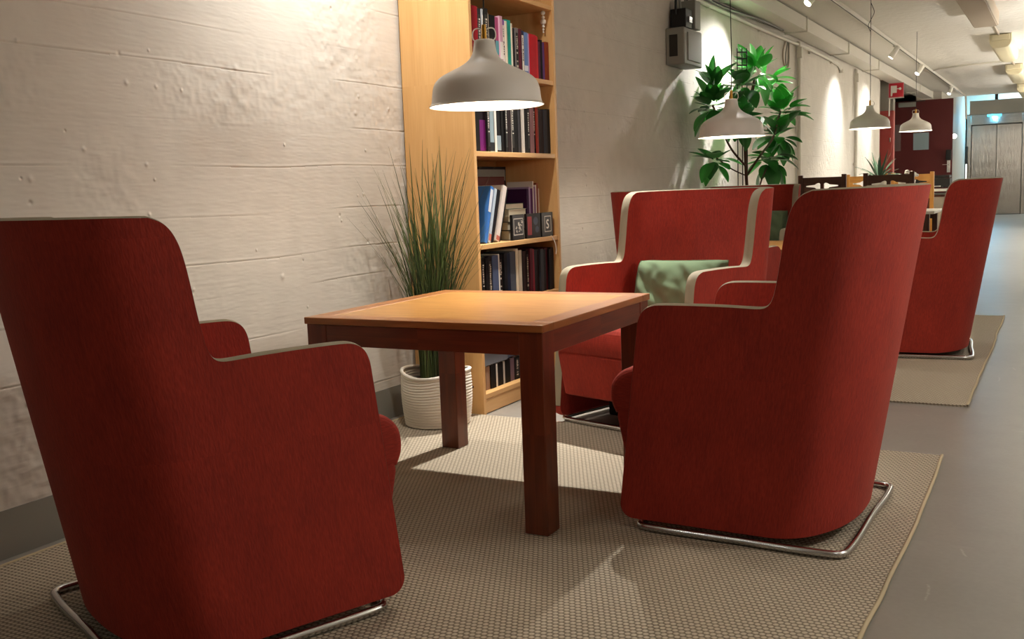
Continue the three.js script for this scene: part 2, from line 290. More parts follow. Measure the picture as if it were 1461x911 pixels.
function chairGeos() {
  const cols = shellPath(), n = cols.length, rows = 26;
  const out = (k, y, d) => { const [x, c, , , nx, nc] = cols[k]; const w = HW + FL * y, bk = .042 * smooth(-.05, -.35, c) * (1 - y / 1.05); return [x * w + nx * d, y, c + bk + nc * d - SH * y]; };
  const grid = (d, flip, fy0) => {
    const pos = [], uv = [], idx = []; let s = 0;
    for (let k = 0; k < n; k++) { if (k) { const a = out(k, .4, 0), b = out(k - 1, .4, 0); s += Math.hypot(a[0] - b[0], a[2] - b[2]); } for (let j = 0; j <= rows; j++) { const y = lerp(cols[k][3], cols[k][2], j / rows); pos.push(...out(k, y, d)); uv.push(s, y); } }
    for (let k = 0; k < n - 1; k++) for (let j = 0; j < rows; j++) { const a = k * (rows + 1) + j, b = a + 1, c = a + rows + 1, e = c + 1; flip ? idx.push(a, b, c, b, e, c) : idx.push(a, c, b, b, c, e); }
    const g = new THREE.BufferGeometry(); g.setAttribute('position', new THREE.Float32BufferAttribute(pos, 3)); g.setAttribute('uv', new THREE.Float32BufferAttribute(uv, 2)); g.setIndex(idx); g.computeVertexNormals(); return g;
  };
  const outer = grid(0, true), inner = grid(-TH, false);
  // edge band around the outline: outer edge -> raised -> inner edge
  const loop = []; for (let k = 0; k < n; k++) loop.push([k, cols[k][2], 0]); // top
  const strip = (pts) => { // pts: list of [outer, inner, up]
    const pos = [], idx = [], m = 5, uv = [];
    pts.forEach(([a, b, u], i) => { for (let j = 0; j <= m; j++) { const t = j / m; const q = .0045 * Math.sin(t * Math.PI) + .0004; pos.push(lerp(a[0], b[0], t) + u[0] * q, lerp(a[1], b[1], t) + u[1] * q, lerp(a[2], b[2], t) + u[2] * q); uv.push(i * .01, t * TH); } });
    for (let i = 0; i < pts.length - 1; i++) for (let j = 0; j < m; j++) { const a = i * (m + 1) + j, b = a + 1, c = a + m + 1, d = c + 1; idx.push(a, b, c, b, d, c); }
    const g = new THREE.BufferGeometry(); g.setAttribute('position', new THREE.Float32BufferAttribute(pos, 3)); g.setAttribute('uv', new THREE.Float32BufferAttribute(uv, 2)); g.setIndex(idx); g.computeVertexNormals(); return g;
  };
  const pts = [];
  const fr = (k) => { for (let j = 0; j <= 14; j++) { const y = lerp(cols[k][3], cols[k][2], j / 14); pts.push([out(k, y, 0), out(k, y, -TH), [0, 0, 1]]); } };
  fr(0);
  for (let k = 1; k < n - 1; k++) { const a = out(k - 1, cols[k - 1][2], 0), b = out(k + 1, cols[k + 1][2], 0); const d = V(b[0] - a[0], b[1] - a[1], b[2] - a[2]).normalize(); const nn = V(cols[k][4], 0, cols[k][5]); const u = nn.cross(d).normalize(); if (u.y < 0 || (Math.abs(u.y) < .2 && u.z < 0)) u.negate(); pts.push([out(k, cols[k][2], 0), out(k, cols[k][2], -TH), [u.x, u.y, u.z]]); }
  const tmp = pts.length; fr(n - 1); const tail = pts.splice(tmp); pts.push(...tail.reverse());
  const band = strip(pts);
  const hem = []; for (let k = 0; k < n; k += 1) hem.push([out(k, cols[k][3], 0), out(k, cols[k][3], -TH), [0, -1, 0]]);
  return { outer, inner, band, hem: strip(hem) };
}
const CG = chairGeos();
function profExtrude(pts, w, bev, seg = 3) { // profile in (z,y), extruded along x, centred
  const sh = new THREE.Shape(); const cv = pts; sh.moveTo(cv[0][0], cv[0][1]); for (let i = 1; i < cv.length; i++) cv[i].length === 4 ? sh.quadraticCurveTo(...cv[i]) : sh.lineTo(...cv[i]); sh.closePath();
  const g = new THREE.ExtrudeGeometry(sh, { depth: w - 2 * bev, bevelEnabled: true, bevelSize: bev, bevelThickness: bev, bevelSegments: seg, curveSegments: 10, steps: 1 });
  g.translate(0, 0, -(w - 2 * bev) / 2); g.rotateY(-Math.PI / 2); g.scale(1, 1, 1); // shape x -> +z
  return boxUV(g, 'x');
}
const cushG = profExtrude([[-.19, .36], [-.19, .45], [.28, .485], [.375, .49, .40, .44], [.412, .40, .395, .37], [.2, .365]], .60, .022, 4);
const baseG = profExtrude([[-.16, .15], [-.16, .37], [.365, .37], [.392, .365, .39, .335], [.352, .155], [.335, .145, .32, .145]], .595, .012);
const plinthG = rb(.42, .13, .34, .01), fillG = cyl(1, .30, 40).scale(.31, 1, .19);
function armchair(label, pos, turn, group = 'red velour wing armchairs') {
  const a = thing('wing_armchair', label, 'armchair', pos, turn, group);
  part('outer_shell', CG.outer, M.velour, a); part('inner_shell', CG.inner, M.velour, a);
  part('edge_piping', CG.band, M.piping, a, null, 'beige piping along the shell edge'); part('hem', CG.hem, M.velour, a);
  part('seat_cushion', cushG, M.velour, a); part('seat_front', baseG, M.velour, a);
  part('seat_back_edge', fillG, M.velour, a, [0, .295, -.12]); part('plinth', plinthG, M.blackFelt, a, [0, .085, -.01]);
  part('floor_frame', polyTube([[.374, .012, .31], [-.374, .012, .31], [-.374, .012, -.33], [.374, .012, -.33]], .0115, .05, 10, true), M.chrome, a, null, 'chrome tube frame');
  return a;
}
const RY = .0105;
armchair('dark red wing armchair with its back turned, before the bare white wall', [-1.98, RY, -1.865], 2.76);
armchair('dark red wing armchair at the table edge, beside the open grey floor', [-.843, RY, -3.205], -1.599);
armchair('red wing armchair holding a green cushion, beside the bookcase', [-1.60, RY, -4.30], -.30);
armchair('red wing armchair standing back to back with the cushioned armchair', [-1.81, RY, -5.42], Math.PI - .08);
armchair('red wing armchair holding a green cushion, before the leafy plant', [-2.24, RY, -7.86], 0.03);
armchair('dark red wing armchair on the second rug beside the open floor', [-.823, RY, -6.66], -1.48);

// green cushions
function cushion(label, pos, rx, ry, rz, w, h, t, seed) {
  const R = noise2(seed, 32), n = 30; const pos_ = [], idx = [], uv = [];
  for (const s of [1, -1]) for (let j = 0; j <= n; j++) for (let i = 0; i <= n; i++) {
    const u = i / n * 2 - 1, v = j / n * 2 - 1; const e = Math.pow(Math.max(0, (1 - u ** 4) * (1 - v ** 4)), .45);
    const wr = .014 * (R(i * .32 + j * .18, j * .10) - .5) * 2 + .008 * Math.sin(u * 11 + v * 3.5 + R(i * .2, j * .2) * 4) * smooth(0, .6, .9 - Math.abs(v * .3));
    const pin = 1 - .05 * (u * u + v * v) * .5; pos_.push(u * w / 2 * (1 - .04 * (1 - v * v)) * pin, v * h / 2 * (1 - .05 * (1 - u * u)) * pin, s * (e * t / 2 + .002 + wr * e)); uv.push(u * w / 2, v * h / 2);
  }
  const m = (n + 1) * (n + 1); for (const o of [0, m]) for (let j = 0; j < n; j++) for (let i = 0; i < n; i++) { const a = o + j * (n + 1) + i, b = a + 1, c = a + n + 1, d = c + 1; o ? idx.push(a, c, b, b, c, d) : idx.push(a, b, c, b, d, c); }
  const g = new THREE.BufferGeometry(); g.setAttribute('position', new THREE.Float32BufferAttribute(pos_, 3)); g.setAttribute('uv', new THREE.Float32BufferAttribute(uv, 2)); g.setIndex(idx); g.computeVertexNormals();
  const c = thing('throw_cushion', label, 'cushion', pos, 0, 'green cushions in the armchairs'); c.rotation.set(rx, ry, rz, 'YXZ');
  part('cover', g, M.green, c);
  const ring = []; for (let k = 0; k < 40; k++) { const a = k / 40 * 6.2832; const cu = Math.sign(Math.cos(a)) * Math.pow(Math.abs(Math.cos(a)), .18), cv = Math.sign(Math.sin(a)) * Math.pow(Math.abs(Math.sin(a)), .18); const pin = 1 - .05 * (cu * cu + cv * cv) * .5; ring.push([cu * w / 2 * (1 - .04 * (1 - cv * cv)) * pin, cv * h / 2 * (1 - .05 * (1 - cu * cu)) * pin, 0]); }
  part('seam', tube(ring, .0035, true, 120, 6), M.green, c);
  return c;
}
cushion('sage green cushion leaning in the armchair beside the bookcase', [-1.585, .575, -4.46], -.28, -.30, .03, .53, .34, .15, 4);
cushion('sage green cushion leaning in the armchair before the leafy plant', [-2.20, .66, -8.06], -.25, .05, -.02, .50, .42, .15, 8);

// ================= lounge tables =================
function table(label, cx, cz, y0) {
  const t = thing('lounge_table', label, 'table', [cx, y0, cz], .0125, 'square wooden lounge tables'); const s = .922, H = .675 - y0, e = s / 2, bw = .075;
  part('top_panel', rb(s - 2 * bw + .001, .022, s - 2 * bw + .001, .001, 'x'), M.honey, t, [0, H - .0115, 0], 'honey veneer centre panel');
  for (const k of [-1, 1]) { part('top_border', span(-e, e, H - .024, H, Math.min(k * e, k * (e - bw)), Math.max(k * e, k * (e - bw)), 'x', .003), M.border, t); part('top_border', span(Math.min(k * e, k * (e - bw)), Math.max(k * e, k * (e - bw)), H - .024, H, -e + bw, e - bw, 'z', .003), M.border, t); }
  const q = e - .006, lw = .082;
  for (const [a, b] of [[-1, -1], [1, -1], [1, 1], [-1, 1]]) part('leg', rb(lw, H - .024, lw, .003, 'y'), M.cherry, t, [a * (q - lw / 2), (H - .024) / 2, b * (q - lw / 2)]);
  for (const k of [-1, 1]) { part('apron', rb(s - .012 - 2 * lw, .072, .022, .002, 'x'), M.cherry, t, [0, H - .024 - .037, k * (q - .013)]); part('apron', rb(.022, .072, s - .012 - 2 * lw, .002, 'z'), M.cherry, t, [k * (q - .013), H - .024 - .037, 0]); }
  return t;
}
table('square wooden table with a honey veneer top before the grass plant', -1.845, -3.118, .0105);
table('square wooden table behind the back to back armchairs, on the second rug', -1.83, -6.52, .0105);

// ================= bookcase =================
const SX = -2.46, SZ0 = -4.105, SZ1 = -5.005, SB = -2.852, SY = [.10, .535, .83, 1.275, 1.665, 2.06];
{
  const b = thing('bookcase', 'tall birch bookcase full of books against the white wall', 'bookcase');
  part('side_panel', span(SB, SX, 0.001, 2.46, SZ0 - .025, SZ0, 'y', .002), M.birch, b);
  part('side_panel', span(SB, SX, 0.001, 2.46, SZ1, SZ1 + .025, 'y', .002), M.birch, b);
  part('back_panel', span(SB, SB + .008, .05, 2.45, SZ1 + .025, SZ0 - .025, 'y'), M.birch, b);
  part('top_board', span(SB + .008, SX, 2.435, 2.46, SZ1 + .0255, SZ0 - .0255, 'z', .002), M.birch, b);
  for (const y of SY) part('shelf_board', span(SB + .009, SX - .004, y - .024, y, SZ1 + .0255, SZ0 - .0255, 'z', .002), M.birch, b);
  part('plinth', span(SX - .03, SX - .006, 0.004, .076, SZ1 + .0255, SZ0 - .0255, 'z', .002), M.birch, b);
  part('peg', cyl(.006, .004, 10).rotateX(Math.PI / 2), M.walnut, b, [-2.52, .14, SZ0 + .001]);
}
// books
const bookMats = {}; const bm = (hex) => bookMats[hex] ??= Ph({ color: hex, roughness: .6, specularIntensity: .35 });
const pageM = S({ color: 0xd8ccb2, roughness: .9 });
function printTex(seed, bg, fg) { // blocks of illegible spine print
  const c = document.createElement('canvas'); c.width = 32; c.height = 256; const x = c.getContext('2d'); x.fillStyle = bg; x.fillRect(0, 0, 32, 256); x.fillStyle = fg; const R = rng(seed);
  for (let y = 20; y < 190;) { const h = 4 + R() * 9; if (R() < .82) x.fillRect(8 + R() * 4, y, 9 + R() * 9, h); y += h + 2 + R() * 4; } if (R() < .6) x.fillRect(6, 215, 20, 16);
  const t = new THREE.CanvasTexture(c); t.colorSpace = THREE.SRGBColorSpace; return t;
}
const prints = [printTex(1, '#16130f', '#e9e4d8'), printTex(2, '#201a18', '#d8d0c0'), printTex(3, '#e6e0d4', '#2a2522'), printTex(4, '#1a1414', '#c0b49c')].map(t => S({ map: t, roughness: .5 }));
const rowNames = ['on the top row of the bookcase', 'on the second row of the bookcase', 'on the third row of the bookcase', 'on the fourth row of the bookcase', 'on the bottom row of the bookcase'];
function book(colName, hex, t, h, d, place, row, opt = {}) {
  const kind = opt.kind ?? 'book'; const g = thing(kind, `${colName} ${opt.noun ?? 'book'} ${opt.where ?? 'standing ' + rowNames[row]}`, 'book', [0, 0, 0], 0, `books ${rowNames[row]}`);
  const c = .0025, m = bm(hex);
  // local: spine at +x, origin at the spine foot, thickness along z
  part('cover', mergeGeometries([span(-c, 0, 0, h, -t / 2, t / 2, 'y'), span(-d, -c, 0, h, t / 2 - c, t / 2, 'y'), span(-d, -c, 0, h, -t / 2, -t / 2 + c, 'y')]), m, g);
  part('pages', span(-d + .004, -c, .003, h - .003, -t / 2 + c, t / 2 - c, 'y'), pageM, g);
  if (opt.print !== undefined) { const pw = Math.min(t * .72, .026); const pg = new THREE.BoxGeometry(.0008, h * (opt.ph ?? .8), pw); part('spine_label', pg, prints[opt.print], g, [.0004, h * .5, 0]); }
  if (opt.band) part('spine_band', new THREE.BoxGeometry(.0008, h * opt.band[1], t * .96), bm(opt.band[2]), g, [.0005, h * opt.band[0], 0]);
  g.position.set(...place); if (opt.tilt) g.rotation.x = opt.tilt; if (opt.turn) g.rotation.y = opt.turn; if (opt.flat) g.rotation.set(Math.PI / 2 * opt.flat, opt.turn ?? 0, 0, 'YXZ');
  return g;
}
const RB = rng(321);
function row(list, y, r, z0 = SZ0 - .028, x = SX - .022) {
  const k = (.842 - list.length * .0012) / list.reduce((a, b) => a + b[2], 0); let z = z0; const nth = ['top', 'second', 'third', 'fourth', 'bottom'][r];
  list.forEach(([n, hex, t0, h0, o = {}], i) => { const h = r === 4 ? h0 * .8 : h0; const t = t0 * k, dup = list.filter(q => q[0] === n).length > 1;
    const a = list[i - 1]?.[0], b = list[i + 1]?.[0]; const where = !dup ? undefined : a && b ? `between ${a} and ${b} ones, ${nth} row` : `at the end of the ${nth} row`;
    book(n, hex, t, h, .15 + .05 * RB(), [x - .014 * RB(), y + .0005, z - t / 2], r, { where, ...o }); z -= t + .0012; });
}
row([
  ['tall slim white', 0xe4ded2, .018, .335, { }], ['tall black', 0x15110f, .020, .30, { print: 1 }], ['crimson', 0x9c1a26, .044, .292], ['dark grey', 0x2a2a2c, .026, .285, { print: 0 }], ['grey and white', 0xa9abad, .016, .285, { print: 2 }],
  ['black lettered', 0x151312, .030, .292, { print: 0 }], ['slim off-white', 0xd8d2c4, .014, .275, { print: 2 }], ['thick black', 0x100d0d, .056, .272, {}], ['magenta pink', 0xb0527c, .026, .268, { band: [.45, .25, 0x6aa8b0] }], ['pale pink', 0xd2a4b8, .022, .276, { band: [.4, .3, 0xe8e2dc] }],
  ['violet and white', 0x8d6aa8, .020, .262, { print: 2 }], ['slim cream', 0xd9ceb8, .012, .258], ['bright teal', 0x1a9c8c, .042, .268, { }], ['slim ivory', 0xe0d9c8, .010, .255],
  ['charcoal', 0x26242a, .028, .236], ['mid grey', 0x7e7a78, .026, .240, { print: 1 }], ['slim maroon', 0x561a2a, .016, .238], ['navy lettered', 0x1e2440, .022, .232, { print: 2 }], ['sky blue', 0x6f8fc8, .034, .228, { band: [.2, .12, 0xdfe4ee] }], ['slim lilac', 0xb79ccc, .016, .226], ['wide scarlet', 0xc01626, .060, .226], ['slim scarlet', 0xd22a34, .020, .222],
  ['small plum', 0x5b2742, .026, .2], ['slim dark', 0x1d1a1c, .02, .21], ['slim violet', 0x6c4b86, .02, .2], ['small rust', 0x8a3a22, .03, .205],
], SY[4], 0);
row([
  ['slim dark red', 0x4a1014, .016, .25], ['slim white footed', 0x1d1516, .012, .26, { band: [.12, .2, 0xd8d0c4] }], ['wide black', 0x14110f, .044, .265, {}], ['black and purple', 0x1c1018, .050, .262, { band: [.3, .56, 0x6b1a66] }], ['black white-lettered', 0x171414, .022, .255, { print: 0 }],
  ['pale blue grey', 0x8fa4ac, .044, .262, { band: [.1, .16, 0x22262a] }], ['slim white', 0xe6e2d8, .013, .268], ['black silver-striped', 0x121112, .040, .255, { band: [.18, .28, 0x8fa0a8] }], ['black', 0x110f0f, .026, .25], ['black white-lettered', 0x131011, .022, .257, { print: 0 }],
  ['dark umber', 0x241819, .030, .25], ['slim white', 0xe2dcd0, .010, .252], ['black white-lettered', 0x121010, .026, .255, { print: 0 }], ['black', 0x131112, .034, .247], ['slate', 0x3d3c40, .020, .25], ['slim black', 0x0f0e0f, .012, .25], ['slim white', 0xe6e0d6, .015, .254],
  ['black', 0x151212, .030, .245], ['black white-lettered', 0x120f10, .024, .25, { print: 0 }], ['dusky pink brown', 0x8a6264, .036, .256], ['black white-lettered', 0x141011, .024, .262, { print: 0 }], ['slim brick red', 0x8c2f22, .014, .24],
  ['black', 0x171313, .03, .24], ['dark umber', 0x2a1d1c, .034, .23], ['slate', 0x35353a, .03, .235], ['black', 0x131011, .03, .24],
], SY[3], 1);
row([
  ['slim pale green', 0xa8b4a4, .020, .225], ['black', 0x121010, .024, .228], ['black white-lettered', 0x141213, .028, .232, { print: 0 }], ['black', 0x100e0f, .024, .226], ['black white-lettered', 0x1a1414, .030, .230, { print: 3 }], ['blue grey', 0x46506a, .050, .232], ['slim white', 0xdcd8cc, .012, .236],
  ['black', 0x131214, .034, .23, { print: 1 }], ['black', 0x121114, .026, .234], ['navy', 0x141c30, .038, .232], ['slate blue', 0x4a5058, .052, .238], ['slim cream', 0xdccfb4, .018, .25, { tilt: -.0 }], ['grey cream', 0xb9ad98, .024, .24], ['black', 0x14110f, .026, .235], ['dark umber', 0x2b1c18, .030, .23], ['black', 0x120f0e, .024, .236, { print: 3 }], ['dark wine', 0x4c121c, .026, .24], ['slim maroon', 0x7a1a2a, .020, .235],
  ['black', 0x161213, .028, .23], ['dark umber', 0x241a18, .03, .228], ['slate', 0x33343a, .03, .23], ['black', 0x131011, .026, .225], ['wine', 0x501822, .03, .23], ['black', 0x151214, .03, .222], ['dark umber', 0x28201c, .03, .23],
], SY[1], 3);
row([
  ['slim white framed', 0xd8d2c6, .016, .15], ['black', 0x141112, .026, .15, { print: 3 }], ['tan and black', 0x9a7c66, .020, .148], ['black', 0x121011, .026, .15], ['slim white', 0xd9d4c8, .008, .148], ['black', 0x151213, .030, .15], ['slim grey', 0xb7b2a8, .008, .148], ['black', 0x131112, .030, .15], ['dusky mauve', 0x6f5a62, .022, .148], ['black', 0x131012, .028, .15, { print: 1 }], ['slim silver', 0xb7b2a8, .008, .15], ['black', 0x151213, .03, .15], ['black', 0x131112, .03, .15, { print: 0 }], ['dull purple', 0x6f5a62, .022, .148], ['black', 0x131012, .028, .15], ['black', 0x151213, .03, .15], ['brown and black', 0x9a7c66, .020, .148], ['black', 0x131112, .03, .15],
], SY[0], 4, SZ0 - .028, SX - .04);
// third row: leaning, lying and facing items
{
  const y = SY[2] + .0005, X = SX - .03;
  book('tall dark blue', 0x1e2c48, .030, .30, .2, [X - .03, y, -4.150], 2); book('dark navy', 0x141a2c, .034, .29, .2, [X - .02, y, -4.186], 2);
  const lean = (n, hex, t, h, z, a, x = X, o = {}) => book(n, hex, t, h, .2, [x, y + t / 2 * Math.sin(a), z], 2, { tilt: -a, where: 'leaning on the third row of the bookcase', ...o });
  lean('bright blue', 0x3f78c4, .026, .285, -4.238, .30, X - .002, { band: [.75, .4, 0xd4dde6] }); lean('pale blue and white', 0xb8c8d4, .022, .275, -4.268, .32, X, { band: [.1, .12, 0xc87a68] });
  lean('black', 0x14131a, .024, .27, -4.302, .34, X - .004); lean('wide white', 0xe0d6cc, .034, .29, -4.342, .36, X + .004, { band: [.06, .08, 0xb86a5c] }); lean('slim black', 0x121112, .014, .275, -4.378, .38, X - .006);
  // big book standing behind with its cover outward
  const cv = document.createElement('canvas'); cv.width = 256; cv.height = 256; const x = cv.getContext('2d'); x.fillStyle = '#5c1a18'; x.fillRect(0, 0, 256, 256); x.fillStyle = '#151110'; x.fillRect(0, 190, 256, 66); x.fillStyle = '#a9a498'; x.font = 'bold 104px sans-serif'; x.fillText('GE', 96, 128);
  const ct = new THREE.CanvasTexture(cv); ct.colorSpace = THREE.SRGBColorSpace;
  const bb = thing('book', 'dark red book with big grey letters facing out at the back of a shelf', 'book', [SX - .22, y, -4.63], 0, `books ${rowNames[2]}`);
  part('cover', span(-.03, 0, 0, .33, -.15, .15, 'y'), bm(0x5c1a18), bb); part('cover_print', new THREE.PlaneGeometry(.29, .32).rotateY(Math.PI / 2), S({ map: ct, roughness: .45 }), bb, [.001, .165, 0]);
  const b2 = thing('book', 'large grey and black book standing behind the dark red book', 'book', [SX - .26, y, -4.70], 0, `books ${rowNames[2]}`);
  part('cover', span(-.03, 0, 0, .385, -.17, .17, 'y'), bm(0x1a1819), b2); part('cover_print', span(0, .001, .31, .37, -.16, .15, 'y'), bm(0x8a877c), b2);
  // stack of lying books
  const lie = (n, hex, t, w, h, py, pz, px) => { const g = thing('book', `${n} book lying in the small stack on the third row`, 'book', [px, py, pz], 0, 'lying books'); part('cover', mergeGeometries([span(-w, 0, 0, .002, -h / 2, h / 2), span(-w, 0, t - .002, t, -h / 2, h / 2), span(-w, -w + .002, 0, t, -h / 2, h / 2)]), bm(hex), g); part('pages', span(-w + .002, -.003, .002, t - .002, -h / 2 + .003, h / 2 - .003), pageM, g); };
  let yy = y; for (const [n, hex, t, dz] of [['thick black', 0x171416, .050, 0], ['dark umber', 0x241c1a, .044, .01], ['off-white', 0xd8d2c0, .030, .0], ['pale cream', 0xdcd4bd, .034, -.006], ['dark green', 0x23553a, .030, .02]]) { lie(n, hex, t - .001, .14, .19, yy, -4.63 + dz, SX - .065); yy += t; }
  // boxes facing out
  const disc = (label, z, hex, i, turn) => { const g = thing('disc_case', label, 'disc case', [SX - .022, y, z], turn, 'disc cases facing out on the shelf'); part('case', rb(.014, .13, .145, .002).translate(0, .065, 0), bm(hex), g);
    const c = document.createElement('canvas'); c.width = c.height = 128; const k = c.getContext('2d'); k.fillStyle = '#12100f'; k.fillRect(0, 0, 128, 128); k.strokeStyle = '#cfc8ba'; k.lineWidth = 5; if (i === 0) { k.strokeRect(14, 20, 100, 84); k.fillStyle = '#bdb6a8'; const R = rng(9); for (let q = 0; q < 26; q++) k.fillRect(22 + R() * 76, 28 + R() * 60, 4 + R() * 14, 3 + R() * 9); } else if (i === 1) { k.fillStyle = '#b8454a'; for (let q = 0; q < 5; q++) k.fillRect(8 + q * 8, 14, 5, 100); k.fillStyle = '#3a4656'; k.beginPath(); k.arc(84, 40, 22, 0, 7); k.arc(96, 86, 18, 0, 7); k.fill(); } else { k.strokeRect(34, 20, 72, 84); k.fillStyle = '#e8e2d6'; k.font = 'bold 70px sans-serif'; k.fillText('S', 48, 88); }
    const t = new THREE.CanvasTexture(c); t.colorSpace = THREE.SRGBColorSpace; part('front_print', new THREE.PlaneGeometry(.14, .125).rotateY(Math.PI / 2), S({ map: t, roughness: .4 }), g, [.0076, .066, 0]); };
  disc('black disc case with a pale framed picture, facing out', -4.545, 0x151312, 0, .06); disc('black disc case with red stripes, facing out', -4.715, 0x1a1212, 1, -.05); disc('black disc case with a white S in a frame, facing out', -4.875, 0x131211, 2, .03);
  const k = (n, hex, t, h, z) => book(n, hex, t, h, .16, [SX - .09, y, z], 2);
  k('dark plum', 0x3c1c44, .024, .26, -4.80); k('slim lilac', 0xa890b4, .016, .27, -4.822); k('purple', 0x5a2a5c, .026, .262, -4.845); k('slim white', 0xe2dcd2, .010, .30, -4.865); k('slim mauve', 0x8c6a8c, .018, .27, -4.881); k('slim ivory', 0xe6dfd2, .010, .28, -4.897); k('brick brown', 0x8c4a34, .018, .29, -4.913); k('slim pale', 0xd8cfc0, .010, .26, -4.928);
  const rib = solo('page_ribbon', tube([[SX - .01, y + .004, -4.905], [SX + .006, y - .03, -4.915], [SX + .010, y - .07, -4.925], [SX + .008, y - .10, -4.922]], .0022, false, 24, 6), M.white, 'thin white ribbon hanging over the shelf edge', 'ribbon');
  const gb = thing('document_box', 'marbled grey box on the bottom row of books', 'box', [SX - .045, SY[0] + .1225, -4.29]);
  part('body', rb(.2, .08, .30, .004).translate(-.1, .04, 0), S({ color: 0x70767e, roughness: .7, bumpMap: ceilRelief, bumpScale: .003 }), gb); part('lid', rb(.206, .03, .306, .004).translate(-.1, .088, 0), S({ color: 0x848a92, roughness: .7 }), gb);
  const gc = thing('document_box', 'plain blue grey box beside the marbled box', 'box', [SX - .06, SY[0] + .1225, -4.55]);
  part('body', rb(.2, .085, .18, .004).translate(-.1, .0425, 0), bm(0x62708a), gc);
  // bead pendant at the far upright
  const bp = thing('bead_pendant', 'string of white beads hanging inside the bookcase top', 'ornament', [SX - .04, 2.035, -4.95]);
  part('string', cyl(.0015, .11, 6), M.white, bp, [0, -.055, 0]); for (const [q, r] of [[-.012, .012], [-.035, .009], [-.058, .016], [-.082, .008], [-.098, .006], [-.112, .005]]) part('bead', new THREE.SphereGeometry(r, 12, 8), M.white, bp, [0, q, 0]);
}

// ================= grass in a rope basket =================
{
  const bk = thing('rope_basket', 'white coiled rope basket beside the bookcase', 'basket', [-2.575, .0105, -3.87]);
  const pr = []; const Hh = .246, n = 19; pr.push([0, .002], [.135, .002]);
  for (let i = 0; i < n; i++) { const y0 = .002 + Hh * i / n; const r = .153 + .012 * Math.sin(i / n * 2.6); for (let k = 0; k < 5; k++) { const a = -Math.PI / 2 + Math.PI * (k + .5) / 5; pr.push([r + .0052 * Math.cos(a) - .003, y0 + Hh / n * (.5 + .5 * Math.sin(a))]); } }
  const bg = new THREE.LatheGeometry(pr.map(p => new THREE.Vector2(...p)), 48); bg.scale(1, 1, 1);
  const ps = bg.attributes.position; for (let i = 0; i < ps.count; i++) { const a = Math.atan2(ps.getZ(i), ps.getX(i)), f = ps.getY(i) / Hh; ps.setXYZ(i, ps.getX(i) * (1 + .025 * f * Math.cos(2 * a + .6)), ps.getY(i) + .012 * f * Math.sin(a * 2 + 1.2), ps.getZ(i) * (1 + .02 * f * Math.sin(2 * a))); } bg.computeVertexNormals();
  part('body', bg, M.rope, bk);
  const rim = []; for (let k = 0; k < 28; k++) { const a = k / 28 * 6.2832; const r = .158; rim.push([r * Math.cos(a) * (1 + .025 * Math.cos(2 * a + .6)), .246 + .012 * Math.sin(-a * 2 + 1.2), r * Math.sin(a) * (1 + .02 * Math.sin(2 * a))]); } part('rim', tube(rim, .0085, true, 84, 8), M.rope, bk);
  part('lining', cyl(.138, .2, 24), M.soil, bk, [0, .105, 0], 'dark soil inside the basket');
  const gp = thing('grass_plant', 'tall artificial grass plant in the white rope basket', 'plant', [-2.575, .215, -3.87]);
  const R = rng(64); const mats = [[.085, .125, .03], [.055, .085, .022], [.13, .17, .05], [.15, .12, .05], [.035, .055, .018], [.20, .16, .075]].map(c => S({ color: new THREE.Color().setRGB(...c), roughness: .6, side: THREE.DoubleSide }));
  const geos = []; for (let v = 0; v < 16; v++) { const H = .55 + .50 * R(), b = .04 + .34 * R() * R() + .10 * R(), droop = R() < .3 ? .14 * R() : 0, w = .0022 + .0016 * R(); const pts = []; for (let k = 0; k <= 9; k++) { const t = k / 9; pts.push([b * t ** 1.9, H * t - droop * t ** 4, 0]); }
    const pos = [], idx = []; for (let k = 0; k <= 9; k++) { const ww = w * (1 - (k / 9) ** 3) + .0002; const [px, py] = pts[k]; for (const a of [0, 2.094, 4.189]) pos.push(px + ww * .5 * Math.cos(a), py, ww * 1.5 * Math.sin(a)); } for (let k = 0; k < 9; k++) for (let q = 0; q < 3; q++) { const a = k * 3 + q, b2 = k * 3 + (q + 1) % 3; idx.push(a, a + 3, b2, b2, a + 3, b2 + 3); }
    const g = new THREE.BufferGeometry(); g.setAttribute('position', new THREE.Float32BufferAttribute(pos, 3)); g.setIndex(idx); g.computeVertexNormals(); geos.push([g, b, H]); }
  for (let i = 0; i < 230; i++) {
    const [g, b, H] = geos[Math.floor(R() * 16)]; const a = R() * 6.2832, rr = .075 * Math.sqrt(R()), s = .85 + .3 * R(); const m = new THREE.Mesh(g, mats[Math.floor(R() * R() * 6)]);
    let x = rr * Math.cos(a * 1.7 + i), z = rr * Math.sin(a * 1.7 + i); let dir = a; const tipx = x + Math.cos(dir) * b * s, tipz = z - Math.sin(dir) * b * s; // keep clear of wall and bookcase side
    let k = 1; if (-2.575 + tipx < -2.845) k = Math.min(k, (-2.845 + 2.575 - x) / (tipx - x)); if (-3.87 + tipz < -4.095) k = Math.min(k, (-4.095 + 3.87 - z) / (tipz - z));
    m.name = 'blade'; m.castShadow = m.receiveShadow = true; m.position.set(x, 0, z); m.rotation.y = dir; m.scale.set(Math.max(.05, k) * s, s, 1); gp.add(m);
  }
}

